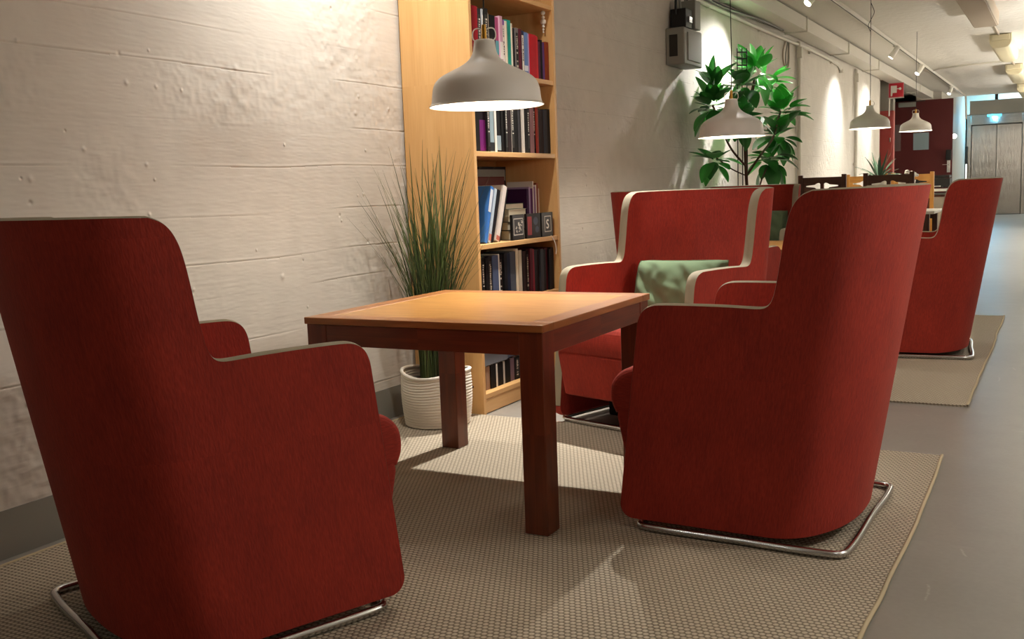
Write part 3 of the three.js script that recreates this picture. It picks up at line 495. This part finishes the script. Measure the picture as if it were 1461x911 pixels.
// ================= pendant lamps =================
const px = .00245; const shP = [[82, 0], [81, 1.5], [79.5, 3], [78, 9], [77, 18], [75.5, 26], [72.5, 33], [67, 39], [60, 43.5], [47, 50], [34, 56.5], [26, 62], [20.5, 68], [17, 75], [15.6, 83], [14.6, 90], [13, 91]];
const shadeOuter = new THREE.LatheGeometry(new THREE.SplineCurve(shP.map(p => new THREE.Vector2(p[0] * px, p[1] * px))).getPoints(70), 64);
const shadeInner = new THREE.LatheGeometry(new THREE.SplineCurve([...shP].reverse().slice(1).map(p => new THREE.Vector2(Math.max(.001, p[0] * px - .0022), p[1] * px - .001)).concat([new THREE.Vector2(82 * px - .0012, 0)])).getPoints(60), 64);
const hoop = tube([[.033, .222, 0], [.040, .232, 0], [.040, .25, 0], [.033, .262, 0], [.018, .264, 0], [.006, .258, 0]], .0022, false, 30, 6);
function pendant(label, pos, top, cd, x2, z2) {
  const p = thing('pendant_lamp', label, 'pendant lamp', pos, .35, 'white enamel pendant lamps');
  part('shade', shadeOuter, M.shade, p); part('shade_lining', shadeInner, M.shade, p);
  part('rim', new THREE.TorusGeometry(82 * px - .0008, .0016, 8, 64).rotateX(Math.PI / 2), M.shade, p);
  part('stem', cyl(.0105, .056, 16, .008), M.brass, p, [0, .248, 0], 'brass stem'); part('neck_plug', cyl(.03, .004, 20), M.shade, p, [0, .223, 0]);
  part('hoop', hoop, M.white, p); part('hoop', hoop.clone().rotateY(Math.PI), M.white, p);
  part('socket', cyl(.018, .06, 16), M.white, p, [0, .135, 0]);
  part('bulb', new THREE.SphereGeometry(.036, 20, 14), S({ color: 0xffffff, emissive: new THREE.Color(...WARM), emissiveIntensity: 6 }), p, [0, .075, 0]);
  const l = new THREE.PointLight(new THREE.Color(...WARM), cd, 0, 2); l.position.set(0, .075, 0); l.castShadow = true; l.shadow.radius = 2.5; p.add(l);
  const H = top - pos[1]; const R = rng(Math.round(pos[2] * 100) >>> 0); const a = []; for (let i = 0; i <= 10; i++) { const t = i / 10; a.push([(x2 ?? 0) * t ** 6 + .004 * Math.sin(t * 9) * (1 - t), .27 + (H - .27) * t, (z2 ?? 0) * t ** 6]); }
  part('cord', tube(a, .0028, false, 50, 6), M.cord, p);
  return p;
}
pendant('white enamel pendant lamp hanging over the table before the bookcase', [-1.79, 1.379, -3.087], 2.9, PENDANT[0]);
pendant('white enamel pendant lamp hanging before the leafy plant', [-1.80, 1.36, -6.05], 2.9, PENDANT[1]);
const p3 = pendant('white enamel pendant lamp hanging over the dining table', [-1.76, 1.576, -10.66], 2.84, PENDANT[2]);
part('cord_loop', tube([[0, 1.22, 0], [.03, 1.13, .01], [.0, 1.06, .02], [-.025, 1.0, .01], [.0, .94, 0]], .003, false, 30, 6), M.cord, p3);
pendant('bright white pendant lamp hanging before the dark red door', [-1.74, 1.66, -13.93], 2.9, PENDANT[3]);

// ================= ceiling track and spots =================
const TX = -2.13, TY = 2.862;
{
  const t = thing('light_track', 'long white lighting track under the ceiling', 'light track', [TX, 0, 0]);
  part('rail', span(-.018, .018, TY - .004, CEIL - .001, -25.2, 2.6, 'z', .003), M.duct, t);
  part('groove', span(-.006, .006, TY - .0055, TY - .0035, -25.15, 2.55, 'z'), M.steelDark, t);
  const f = thing('track_feed_pipe', 'white feed pipe dropping from the end of the lighting track', 'pipe', [TX, 0, 0]); part('pipe', polyTube([[0, TY + .015, -25.22], [0, TY + .015, -25.6], [0.02, 2.35, -25.62]], .022, .12, 10), M.duct, f);
}
function spot(i, [z, aim, cd, ang, pen]) {
  const names = ['beside the bookcase', 'unseen, placed to light the wall by the grass plant', 'unseen, placed to light the near rug', 'unseen, placed to light the nearest floor', 'unseen, placed to light the floor by the second rug', 'before the leafy plant', 'lighting the wall streak by the dining table', 'lighting the wall end', 'before the red door'];
  const s = thing('track_spotlight', 'white cylinder spotlight on the track, ' + names[i], 'spotlight', [TX, TY - .006, z], 0, 'track spotlights');
  part('adapter', rb(.03, .024, .09, .004), M.white, s, [0, -.012, 0]); part('stem', cyl(.008, .05, 10), M.white, s, [0, -.045, 0]);
  const head = new THREE.Group(); head.name = 'head'; head.position.set(0, -.085, 0); s.add(head); s.updateMatrixWorld(true);
  const wp = V(TX, TY - .091, z), dir = V(...aim).sub(wp).normalize(); head.quaternion.setFromUnitVectors(V(0, -1, 0), dir);
  part('barrel', new THREE.LatheGeometry([[.030, .085], [.034, .08], [.036, .0], [.040, -.085], [.0385, -.088], [.034, -.06]].map(p => new THREE.Vector2(...p)), 28), M.white, head); part('back_cap', cyl(.03, .004, 24), M.white, head, [0, .085, 0]);
  part('lens', cyl(.034, .004, 24), S({ color: 0xffffff, emissive: new THREE.Color(...NEUTRAL), emissiveIntensity: 14 }), head, [0, -.062, 0], 'glowing lens');
  const l = new THREE.SpotLight(new THREE.Color(...NEUTRAL), cd, 0, ang, pen, 2); l.position.copy(wp).addScaledVector(dir, .095); l.target.position.set(...aim); l.castShadow = true; l.shadow.radius = i === 2 || i === 3 ? 5 : 1.5; l.shadow.mapSize.set(1024, 1024);
  scene.add(l); scene.add(l.target);
}
SPOTS.forEach((s, i) => spot(i, s));

// ================= duct, pipes, boxes =================
{
  const d = thing('ventilation_duct', 'white rectangular ventilation duct along the wall top', 'duct');
  const x0 = XW + .02, x1 = -2.61, y0 = 2.735, y1 = 2.885; let z = 2.4; const cuts = [-1.9, -4.35, -6.8, -9.25, -11.69, -14.14, -16.56, -21.47, -23.6];
  for (const c of cuts) { part('duct_section', span(x0 + .004, x1 - .004, y0 + .004, y1 - .004, c, z, 'z', .003), M.duct, d); part('flange', span(x0 - .006, x1 + .010, y0 - .012, y1 + .006, c - .012, c + .012, 'x', .003), M.duct, d); z = c; }
}
{
  const c = thing('wall_conduit', 'white conduit pipe running along the wall under the duct', 'pipe');
  part('pipe', polyTube([[-2.845, 2.655, -5.5], [-2.845, 2.655, -14.75], [-2.845, 2.60, -14.85]], .02, .04, 8), M.duct, c);
  for (const z of [-6.5, -8.9, -10.6, -12.9, -14.2]) part('clip', rb(.03, .05, .02, .004), M.duct, c, [-2.852, 2.655, z]);
  part('end_socket', cyl(.035, .05, 14), M.duct, c, [-2.845, 2.59, -14.86]);
  for (const [z, l] of [[-12.28, 'white vertical pipe on the wall past the leafy plant'], [-15.95, 'white vertical pipe on the wall between two light streaks']]) { const v = thing('riser_pipe', l, 'pipe', [-2.835, 0, z], 0, 'vertical wall pipes'); part('pipe', cyl(.027, 2.70, 14), M.duct, v, [0, 1.36, 0]); part('bracket', rb(.06, .13, .06, .006), M.duct, v, [.01, 2.58, 0]); part('bracket', rb(.05, .04, .07, .006), M.duct, v, [-.01, 1.3, 0]); }
  const e = thing('corner_trim', 'white painted trim on the end of the white wall', 'trim', [XW, 0, -18.31]); part('strip', rb(.05, 2.72, .05, .006).translate(-.02, 1.361, 0), M.duct, e);
  const lp = thing('cable_loop', 'grey cable loop hanging under the duct', 'cable'); part('cable', tube([[-2.855, 2.66, -11.72], [-2.855, 2.52, -11.60], [-2.855, 2.40, -11.64], [-2.855, 2.36, -11.78], [-2.855, 2.44, -11.87], [-2.855, 2.66, -11.88]], .009, false, 50, 8), M.taupe, lp); part('cable', tube([[-2.85, 2.66, -11.80], [-2.85, 2.5, -11.7], [-2.85, 2.38, -11.74], [-2.85, 2.45, -11.82], [-2.85, 2.66, -11.83]], .007, false, 40, 8), M.greyBox, lp);
}
{
  const e = thing('switch_box', 'grey electrical switch box on the wall near the ceiling', 'switch box', [XW, 2.04, -8.06]);
  part('body', rb(.16, .29, .44, .012).translate(.082, .145, 0), M.greyBox, e); part('front_plate', rb(.012, .22, .30, .004).translate(.165, .145, 0), M.greyBox, e); part('side_slot', rb(.07, .17, .006, .003), M.steelDark, e, [.07, .15, .221]);
  part('terminal_box', rb(.13, .15, .15, .008), M.black, e, [.085, .37, .07]); part('terminal_box', rb(.14, .23, .14, .008), M.greyBox, e, [.09, .42, -.13]); part('clamp', rb(.02, .05, .07, .004), M.chrome, e, [.155, .36, .06]);
  for (const [z, b] of [[.16, .02], [.09, -.01], [.03, .0], [-.10, .01], [-.17, -.01]]) part('cable', tube([[.07, .40, z], [.06 + b, .52, z + b], [.05, .58, z - b], [.045, .625, z]], .011, false, 24, 8), z > .1 || z < -.15 ? M.black : M.greyBox, e);
  const tr = thing('cable_bundle', 'dark bundle of cables running along the wall top', 'cable'); for (let k = 0; k < 4; k++) part('cable', tube([[-2.85 + .012 * k, 2.70 - .012 * (k % 2), -6.0], [-2.845 + .012 * k, 2.695, -7.8], [-2.85 + .011 * k, 2.70 - .02 * (k % 2), -9.2], [-2.83 + .012 * k, 2.715, -10.4], [-2.80, 2.728, -11.4]], .008, false, 60, 6), k % 2 ? M.greyBox : M.cord, tr);
}
const boxAt = (label, x0, x1, z0, z1, y, mat, round) => {
  const b = thing('ceiling_fixture', label, 'ceiling fixture', [(x0 + x1) / 2, CEIL, (z0 + z1) / 2], 0, round ? 'unlit rounded ceiling fixtures' : undefined); const w = x1 - x0, L = z1 - z0, h = CEIL - y;
  if (!round) { part('housing', rb(w, h - .005, L, .012, 'z').translate(0, -h / 2, 0), mat, b); part('cover', rb(w - .03, .012, L - .06, .004, 'z').translate(0, -h - .004, 0), mat, b); }
  else { const s = new THREE.Shape(); s.moveTo(-w / 2, 0); s.lineTo(-w / 2, -h * .4); s.bezierCurveTo(-w / 2, -h * .95, -w * .3, -h, 0, -h); s.bezierCurveTo(w * .3, -h, w / 2, -h * .95, w / 2, -h * .4); s.lineTo(w / 2, 0); s.closePath(); const g = new THREE.ExtrudeGeometry(s, { depth: L - .1, bevelEnabled: true, bevelSize: .012, bevelThickness: .012, bevelSegments: 2, curveSegments: 10 }); g.translate(0, -.014, -(L - .1) / 2); part('diffuser', boxUV(g, 'z'), mat, b); part('end_cap', rb(w * .9, h * .5, .04, .01).translate(0, -h * .28 - .005, L / 2 - .03), mat, b); part('end_cap', rb(w * .9, h * .5, .04, .01).translate(0, -h * .28 - .005, -L / 2 + .03), mat, b); }
};
boxAt('long taupe box fixture on the ceiling, flat bottomed', -1.01, -.745, -12.9, -10.5, 2.745, M.taupe, false);
boxAt('cream rounded fixture on the ceiling next to the box fixture', -.96, -.72, -17.0, -14.9, 2.745, M.beige, true);
boxAt('cream rounded fixture in the middle of the ceiling row', -.98, -.74, -21.2, -19.1, 2.745, M.beige, true);
boxAt('cream rounded fixture nearest the lift on the ceiling', -.98, -.74, -25.4, -23.4, 2.745, M.beige, true);
{
  const c = thing('ceiling_conduit', 'thin grey conduit joining the ceiling fixtures', 'pipe', [-.86, 2.885, 0]); for (const [a, b] of [[-12.9, -14.9], [-17.0, -19.1], [-21.2, -23.4], [2.2, -10.5]]) part('pipe', cyl(.013, Math.abs(b - a) - .02, 10).rotateX(Math.PI / 2), M.taupe, c, [0, 0, (a + b) / 2]);
  const q = thing('crossing_pipe', 'white cable pipe curving across the ceiling', 'pipe'); part('pipe', tube([[-2.09, 2.878, -18.95], [-1.90, 2.878, -18.7], [-1.52, 2.878, -18.5], [-1.0, 2.88, -18.47], [-.86, 2.88, -18.46]], .014, false, 40, 8), M.duct, q);
  const h = thing('beam_hanger', 'dark steel hanger rod above the grey beam', 'hanger', [-1.63, 0, -28.02]); part('rod', rb(.07, .70, .07, .006).translate(0, 3.25, 0), M.steelDark, h);
}

// ================= leafy plant =================
{
  const lp = thing('rubber_plant', 'tall rubber plant with glossy green leaves behind the armchair', 'plant', [-2.42, 0, -8.80]); const B = V(-2.42, 0, -8.80);
  const R = rng(909);
  part('pot', new THREE.LatheGeometry([[.001, .001], [.13, .001], [.17, .34], [.18, .36], [.165, .365], [.155, .32], [.001, .31]].map(p => new THREE.Vector2(...p)), 36), M.white, lp); part('soil', cyl(.154, .02, 28), M.soil, lp, [0, .315, 0]);
  const stem = (pts, r) => part('stem', tube(pts.map(p => [p[0] - B.x, p[1], p[2] - B.z]), r, false, 40, 8), M.trunk, lp);
  stem([[-2.42, .3, -8.8], [-2.44, .8, -8.72], [-2.44, 1.2, -8.62], [-2.46, 1.6, -8.7], [-2.46, 1.98, -8.98]], .014);
  stem([[-2.44, 1.15, -8.66], [-2.36, 1.3, -8.75], [-2.34, 1.48, -9.15], [-2.35, 1.72, -9.45]], .010); stem([[-2.44, 1.22, -8.62], [-2.52, 1.4, -8.4], [-2.58, 1.72, -8.15]], .009); stem([[-2.44, 1.14, -8.64], [-2.52, 1.2, -8.48], [-2.62, 1.3, -8.36]], .006); stem([[-2.40, .9, -8.75], [-2.38, 1.1, -8.9], [-2.38, 1.22, -9.1]], .007);
  function leafGeo(L, W, curl, fold) { const n = 8, m = 4, pos = [], idx = [], uv = []; for (let i = 0; i <= n; i++) { const t = i / n; const w = W * Math.pow(Math.sin(Math.PI * Math.pow(t, .8) * .97 + .03), .8) * (t < .02 ? .15 : 1); for (let j = 0; j <= m; j++) { const s = j / m * 2 - 1; pos.push(s * w, -curl * t * t + fold * Math.abs(s) * w, t * L); uv.push(j / m, t); } } for (let i = 0; i < n; i++) for (let j = 0; j < m; j++) { const a = i * (m + 1) + j, b = a + 1, c = a + m + 1, d = c + 1; idx.push(a, c, b, b, c, d); } const g = new THREE.BufferGeometry(); g.setAttribute('position', new THREE.Float32BufferAttribute(pos, 3)); g.setAttribute('uv', new THREE.Float32BufferAttribute(uv, 2)); g.setIndex(idx); g.computeVertexNormals(); return g; }
  const lg = [[.17, .052, .02, .22], [.20, .06, .05, .18], [.15, .052, .0, .3], [.21, .062, .08, .15], [.18, .042, .01, .35]].map(a => leafGeo(...a));
  const lm = [[.05, .38, .05], [.03, .20, .03], [.08, .48, .07]].map(c => Ph({ color: new THREE.Color().setRGB(...c), roughness: .4, transmission: .4, thickness: 0, side: THREE.DoubleSide }));
  // clusters: centre, radius, leaf count, bias of the leaf direction, material spread
  const cl = [[[-2.46, 2.06, -9.01], .15, 20, [0, .5, .2], 0], [[-2.42, 2.0, -9.3], .13, 10, [.4, .2, 0], 2], [[-2.45, 1.90, -8.55], .12, 10, [-.2, .3, .4], 1], [[-2.35, 1.72, -9.49], .14, 18, [.2, .4, .1], 0], [[-2.35, 1.50, -9.38], .13, 16, [.2, .0, .2], 1], [[-2.38, 1.27, -9.15], .15, 18, [.1, -.5, .2], 1], [[-2.45, 1.63, -8.60], .16, 18, [0, .0, .4], 1], [[-2.58, 1.72, -8.14], .14, 24, [-.1, .4, .2], 1], [[-2.60, 1.90, -8.26], .06, 5, [0, 1.5, 0], 1], [[-2.64, 1.27, -8.36], .09, 9, [0, -.3, .3], 1]];
  for (const [c, r, n, bias, mt] of cl) for (let k = 0; k < n * 1.45; k++) {
    const d = V(R() * 2 - 1, R() * 2 - 1, R() * 2 - 1).normalize(); const o = V(...c).addScaledVector(d, r * (.15 + .5 * R())); const dir = d.clone().add(V(...bias)).normalize();
    if (o.x + dir.x * .2 < -2.84) dir.x = Math.max(dir.x, (-2.84 - o.x) / .2), dir.normalize();
    const m = new THREE.Mesh(lg[Math.floor(R() * 5)], lm[R() < .6 ? mt : Math.floor(R() * 3)]); m.name = 'leaf'; m.castShadow = m.receiveShadow = true; m.position.copy(o).sub(B);
    const up = V(.4 * (R() - .5), 1, .4 * (R() - .5)); const zax = dir, xax = up.clone().cross(zax).normalize(), yax = zax.clone().cross(xax); m.quaternion.setFromRotationMatrix(new THREE.Matrix4().makeBasis(xax, yax, zax)); m.scale.setScalar(.8 + .4 * R()); lp.add(m);
  }
  const tg = thing('plant_trellis', 'small dark lattice support standing up behind the rubber plant', 'trellis', [-2.52, 0.001, -8.80]);
  for (const k of [-1, 0, 1]) part('bar', rb(.008, 2.24, .008, .002).translate(0, 1.12, 0), M.black, tg, [k * .035, 0, -k * .025]);
  for (let y = 1.6; y < 2.24; y += .055) part('rung', rb(.085, .012, .010, .002).rotateY(.62), M.black, tg, [0, y, 0]);
}

// ================= dining group far down the wall =================
function diningChair(label, x, z, turn, mat, group) {
  const c = thing('dining_chair', label, 'chair', [x, 0, z], turn, group);
  for (const s of [-1, 1]) { part('back_post', rb(.042, 1.13, .038, .004, 'y').translate(0, .565, 0), mat, c, [s * .20, 0, -.2]); part('leg', rb(.04, .44, .04, .004, 'y').translate(0, .22, 0), mat, c, [s * .19, 0, .19]); part('stretcher', rb(.025, .03, .36, .004, 'z'), mat, c, [s * .195, .2, 0]); }
  part('seat', rb(.45, .03, .43, .008, 'x'), mat, c, [0, .455, .0]);
  // carved back rail with bow shaped openings
  const s = new THREE.Shape(); s.moveTo(-.18, 0); s.lineTo(.18, 0); s.lineTo(.18, .26); s.lineTo(-.18, .26); s.closePath();
  for (const k of [-1, 1]) { const h = new THREE.Path(); h.moveTo(k * .15, .187); h.lineTo(k * .07, .195); h.quadraticCurveTo(k * .03, .225, k * .014, .20); h.lineTo(k * .014, .15); h.quadraticCurveTo(k * .03, .13, k * .07, .165); h.lineTo(k * .15, .173); h.closePath(); s.holes.push(h); }
  const g = new THREE.ExtrudeGeometry(s, { depth: .016, bevelEnabled: true, bevelSize: .002, bevelThickness: .002, bevelSegments: 1, curveSegments: 6 }); part('back_rail', boxUV(g, 'x'), mat, c, [0, .845, -.208]);
  part('lower_rail', rb(.37, .07, .02, .004, 'x'), mat, c, [0, .62, -.2]); return c;
}
diningChair('dark brown carved dining chair next to the wall, back turned', -2.04, -9.98, Math.PI - .0, M.walnut, undefined);
diningChair('dark brown carved dining chair before the potted plant, back turned', -1.45, -9.98, Math.PI + .02, M.walnut, undefined);
diningChair('honey pine carved dining chair across the table next to the wall', -1.98, -11.62, 0, M.pine, undefined);
diningChair('honey pine carved dining chair across the table from the potted plant', -1.50, -11.62, 0, M.pine, undefined);
{
  const t = thing('dining_table', 'white topped dining table among the carved chairs', 'table', [-1.74, 0, -10.78]);
  part('top', rb(1.25, .03, .80, .008), M.white, t, [0, .735, 0]); for (const [a, b] of [[-1, -1], [1, -1], [1, 1], [-1, 1]]) part('leg', rb(.05, .72, .05, .004, 'y'), M.walnut, t, [a * .55, .36, b * .34]); part('apron', rb(1.1, .07, .02, .003), M.walnut, t, [0, .685, .34]); part('apron', rb(1.1, .07, .02, .003), M.walnut, t, [0, .685, -.34]);
  const R = rng(31); const pp = thing('spider_plant', 'small spiky green plant in a pot on the dining table', 'plant', [-1.68, .75, -10.75]);
  part('pot', new THREE.LatheGeometry([[.001, 0], [.07, 0], [.095, .30], [.1, .32], [.09, .32], [.085, .29], [.001, .285]].map(p => new THREE.Vector2(...p)), 28), M.white, pp);
  const gm = [S({ color: 0x3d5c46, roughness: .5, side: THREE.DoubleSide }), S({ color: 0x24402c, roughness: .5, side: THREE.DoubleSide }), S({ color: 0x9fb3a0, roughness: .5, side: THREE.DoubleSide })];
  const strip = (L, rise, drop, w) => { const pos = [], idx = []; for (let i = 0; i <= 8; i++) { const q = i / 8, ww = w * Math.sin(Math.PI * Math.min(.96, .15 + q * .85)); const y = rise * q * 2 - drop * q * q; pos.push(L * q, y, -ww, L * q, y + .004, 0, L * q, y, ww); } for (let i = 0; i < 8; i++) for (const k of [0, 1]) { const a = i * 3 + k; idx.push(a, a + 1, a + 3, a + 1, a + 4, a + 3); } const g = new THREE.BufferGeometry(); g.setAttribute('position', new THREE.Float32BufferAttribute(pos, 3)); g.setIndex(idx); g.computeVertexNormals(); return g; };
  const sg = [strip(.2, .12, .1, .012), strip(.16, .16, .1, .012), strip(.24, .10, .13, .013), strip(.10, .17, .06, .011)];
  for (let i = 0; i < 34; i++) { const m = part('leaf', sg[i % 4], gm[Math.floor(R() * R() * 3)], pp, [.02 * (R() - .5), .29, .02 * (R() - .5)]); m.rotation.y = R() * 6.28; m.scale.setScalar(.75 + .4 * R()); }
  const fp = thing('white_flower_pot', 'white flowering plant in a pot beside the spiky plant', 'plant', [-1.40, .75, -10.62]); part('pot', new THREE.LatheGeometry([[.001, 0], [.06, 0], [.08, .28], [.085, .30], [.075, .30], [.001, .285]].map(p => new THREE.Vector2(...p)), 24), M.white, fp);
  const petal = new THREE.SphereGeometry(.022, 8, 6).scale(1, .7, 1); for (let i = 0; i < 16; i++) part('flower', petal, M.white, fp, [.085 * (R() - .5) * 2, .32 + .07 * R(), .08 * (R() - .5) * 2]);
}
{
  const s = thing('sideboard', 'brown wooden sideboard with a pale top, past the dining chairs', 'sideboard', [-2.25, 0, -19.6]);
  part('worktop', rb(1.75, .045, .6, .01), M.white, s, [.03, .83, .1]); part('lower_ledge', rb(1.3, .025, .5, .006), M.greyBox, s, [-.15, .765, .08]); part('body', rb(.85, .72, .5, .006, 'y'), M.cherry, s, [0, .40, 0]);
  for (const k of [-1, 0, 1]) part('door', rb(.26, .62, .02, .004, 'y'), k === 1 ? M.taupe : M.cherry, s, [k * .275, .40, .255]);
  part('leg', rb(.05, .84, .05, .006, 'y').rotateZ(-.12), M.black, s, [.62, .405, 0]); part('leg', rb(.05, .80, .05, .006, 'y').rotateZ(.1), M.black, s, [.5, .40, .12]);
  const p = thing('office_printer', 'black printer standing on the pale sideboard top', 'printer', [-2.15, .853, -19.6]); part('body', rb(.62, .16, .4, .012).translate(0, .1, 0), M.black, p); part('lid', rb(.6, .05, .38, .01).translate(0, .215, 0), M.steelDark, p); part('tray', rb(.4, .02, .1, .004).translate(0, .03, .24), M.steelDark, p); part('paper', rb(.32, .012, .12, .001).translate(0, .047, .25), M.white, p);
  const h = thing('hose_cabinet', 'red fire hose cabinet on the grey niche wall', 'cabinet', [-3.17, 1.18, -20.24]); part('body', rb(.56, 1.14, .17, .01).translate(0, .57, .09), M.redCab, h); part('door', rb(.52, 1.08, .012, .006).translate(0, .57, .18), M.redCab, h); part('latch', rb(.02, .08, .02, .004), M.chrome, h, [.22, .6, .19]);
  const g = thing('fire_hose_sign', 'red fire hose sign hanging above the hose cabinet', 'sign', [-2.70, 2.598, -19.0]); part('panel', rb(.25, .25, .012, .004), M.signRed, g); part('border', mergeGeometries([[0, .121, .25, .008], [0, -.121, .25, .008], [.121, 0, .008, .25], [-.121, 0, .008, .25]].map(([a, b, w, q]) => new THREE.BoxGeometry(w, q, .004).translate(a, b, .006))), S({ color: 0xd88890, roughness: .5 }), g);
  const ss = new THREE.Shape(); ss.moveTo(-.10, -.10); ss.lineTo(-.075, -.10); ss.lineTo(-.068, -.045); ss.lineTo(.0, -.045); ss.lineTo(.0, .08); ss.lineTo(-.10, .08); ss.closePath(); part('pictogram', new THREE.ExtrudeGeometry(ss, { depth: .002, bevelEnabled: false }), M.white, g, [.01, 0, .0062]); part('pictogram_reel', cyl(.022, .003, 18).rotateX(Math.PI / 2), M.white, g, [.065, .022, .0075]); part('pictogram_nozzle', new THREE.BoxGeometry(.05, .012, .002), M.white, g, [.03, .022, .0072]);
  part('bracket', rb(.26, .014, .05, .003), M.duct, g, [.0, -.133, 0]); part('drop_rod', cyl(.012, .30, 8), M.white, g, [-.115, -.29, 0]);
  const n1 = solo('notice_sheet', rb(.32, .37, .004, .001).translate(-2.88, 1.85, -23.994), S({ color: 0x8ea0a4, roughness: .6 }), 'pale blue notice sheet on the dark red door', 'notice');
  const n2 = solo('notice_sheet', rb(.14, .58, .004, .001).translate(-3.37, 1.95, -23.994), S({ color: 0x6e5a58, roughness: .6 }), 'narrow grey notice strip on the dark red door', 'notice');
}

for (const [z, cd] of UNSEEN_GLOBES) {  // lamps out of view, lighting chair backs and far walls from the side
  const g = thing('unseen_wall_globe', 'unseen white globe lamp, placed to light the armchair backs and far walls', 'wall lamp', [1.25, 1.7, z], 0, 'unseen globe lamps across the corridor');
  part('backplate', cyl(.06, .02, 20).rotateZ(Math.PI / 2), M.brass, g, [-.011, 0, 0]); part('arm', cyl(.01, .09, 10).rotateZ(Math.PI / 2), M.brass, g, [-.065, 0, 0]);
  part('globe', new THREE.SphereGeometry(.11, 24, 16), S({ color: 0xffffff, emissive: new THREE.Color(...NEUTRAL), emissiveIntensity: 3 }), g, [-.215, 0, 0]);
  const l = new THREE.PointLight(new THREE.Color(...NEUTRAL), cd, 0, 2); l.position.set(-.215, 0, 0); l.castShadow = true; l.shadow.radius = 5; g.add(l);
}
UNSEEN_UPLIGHTS.forEach(([z, cd]) => {  // lamps out of view, throwing light up onto the far ceiling
  const g = thing('unseen_uplighter', 'unseen white bowl uplighter, placed to brighten the far ceiling', 'floor lamp', [.95, 0, z], 0, 'unseen uplighters across the corridor');
  part('base', cyl(.14, .02, 28, .13), M.steelDark, g, [0, .011, 0]); part('pole', cyl(.012, 1.44, 12), M.steelDark, g, [0, .74, 0]);
  part('bowl', new THREE.LatheGeometry([[.001, -.11], [.06, -.10], [.12, -.06], [.15, 0], [.146, 0], [.116, -.055], [.058, -.092], [.001, -.10]].map(p => new THREE.Vector2(...p)), 32), M.white, g, [0, 1.56, 0]);
  part('glow_disc', cyl(.12, .004, 28), S({ color: 0xffffff, emissive: new THREE.Color(...NEUTRAL), emissiveIntensity: 3 }), g, [0, 1.525, 0]);
  const l = new THREE.SpotLight(new THREE.Color(...NEUTRAL), cd, 0, 1.2, .4, 2); l.position.set(.95, 1.565, z); l.target.position.set(.8, 2.9, z); l.castShadow = true; l.shadow.radius = 5; scene.add(l); scene.add(l.target);
});
UNSEEN_DOWNLIGHTS.forEach(([z, cd]) => {  // lamps out of view, lighting the open floor from above
  const g = thing('unseen_downlight', 'unseen round downlight, placed to light the corridor floor', 'ceiling lamp', [.75, CEIL, z], 0, 'unseen downlights across the corridor');
  part('trim_ring', new THREE.LatheGeometry([[.06, -.001], [.085, -.001], [.085, -.008], [.064, -.012], [.06, -.004]].map(p => new THREE.Vector2(...p)), 32), M.white, g);
  part('glow_disc', cyl(.058, .003, 28), S({ color: 0xffffff, emissive: new THREE.Color(...NEUTRAL), emissiveIntensity: 6 }), g, [0, -.004, 0]);
  const l = new THREE.SpotLight(new THREE.Color(...NEUTRAL), cd, 0, .92, .9, 2); l.position.set(.75, CEIL - .016, z); l.target.position.set(.4, 0, z); l.castShadow = true; l.shadow.radius = 3; scene.add(l); scene.add(l.target);
});
shade(scene);
renderer.render(scene, camera);
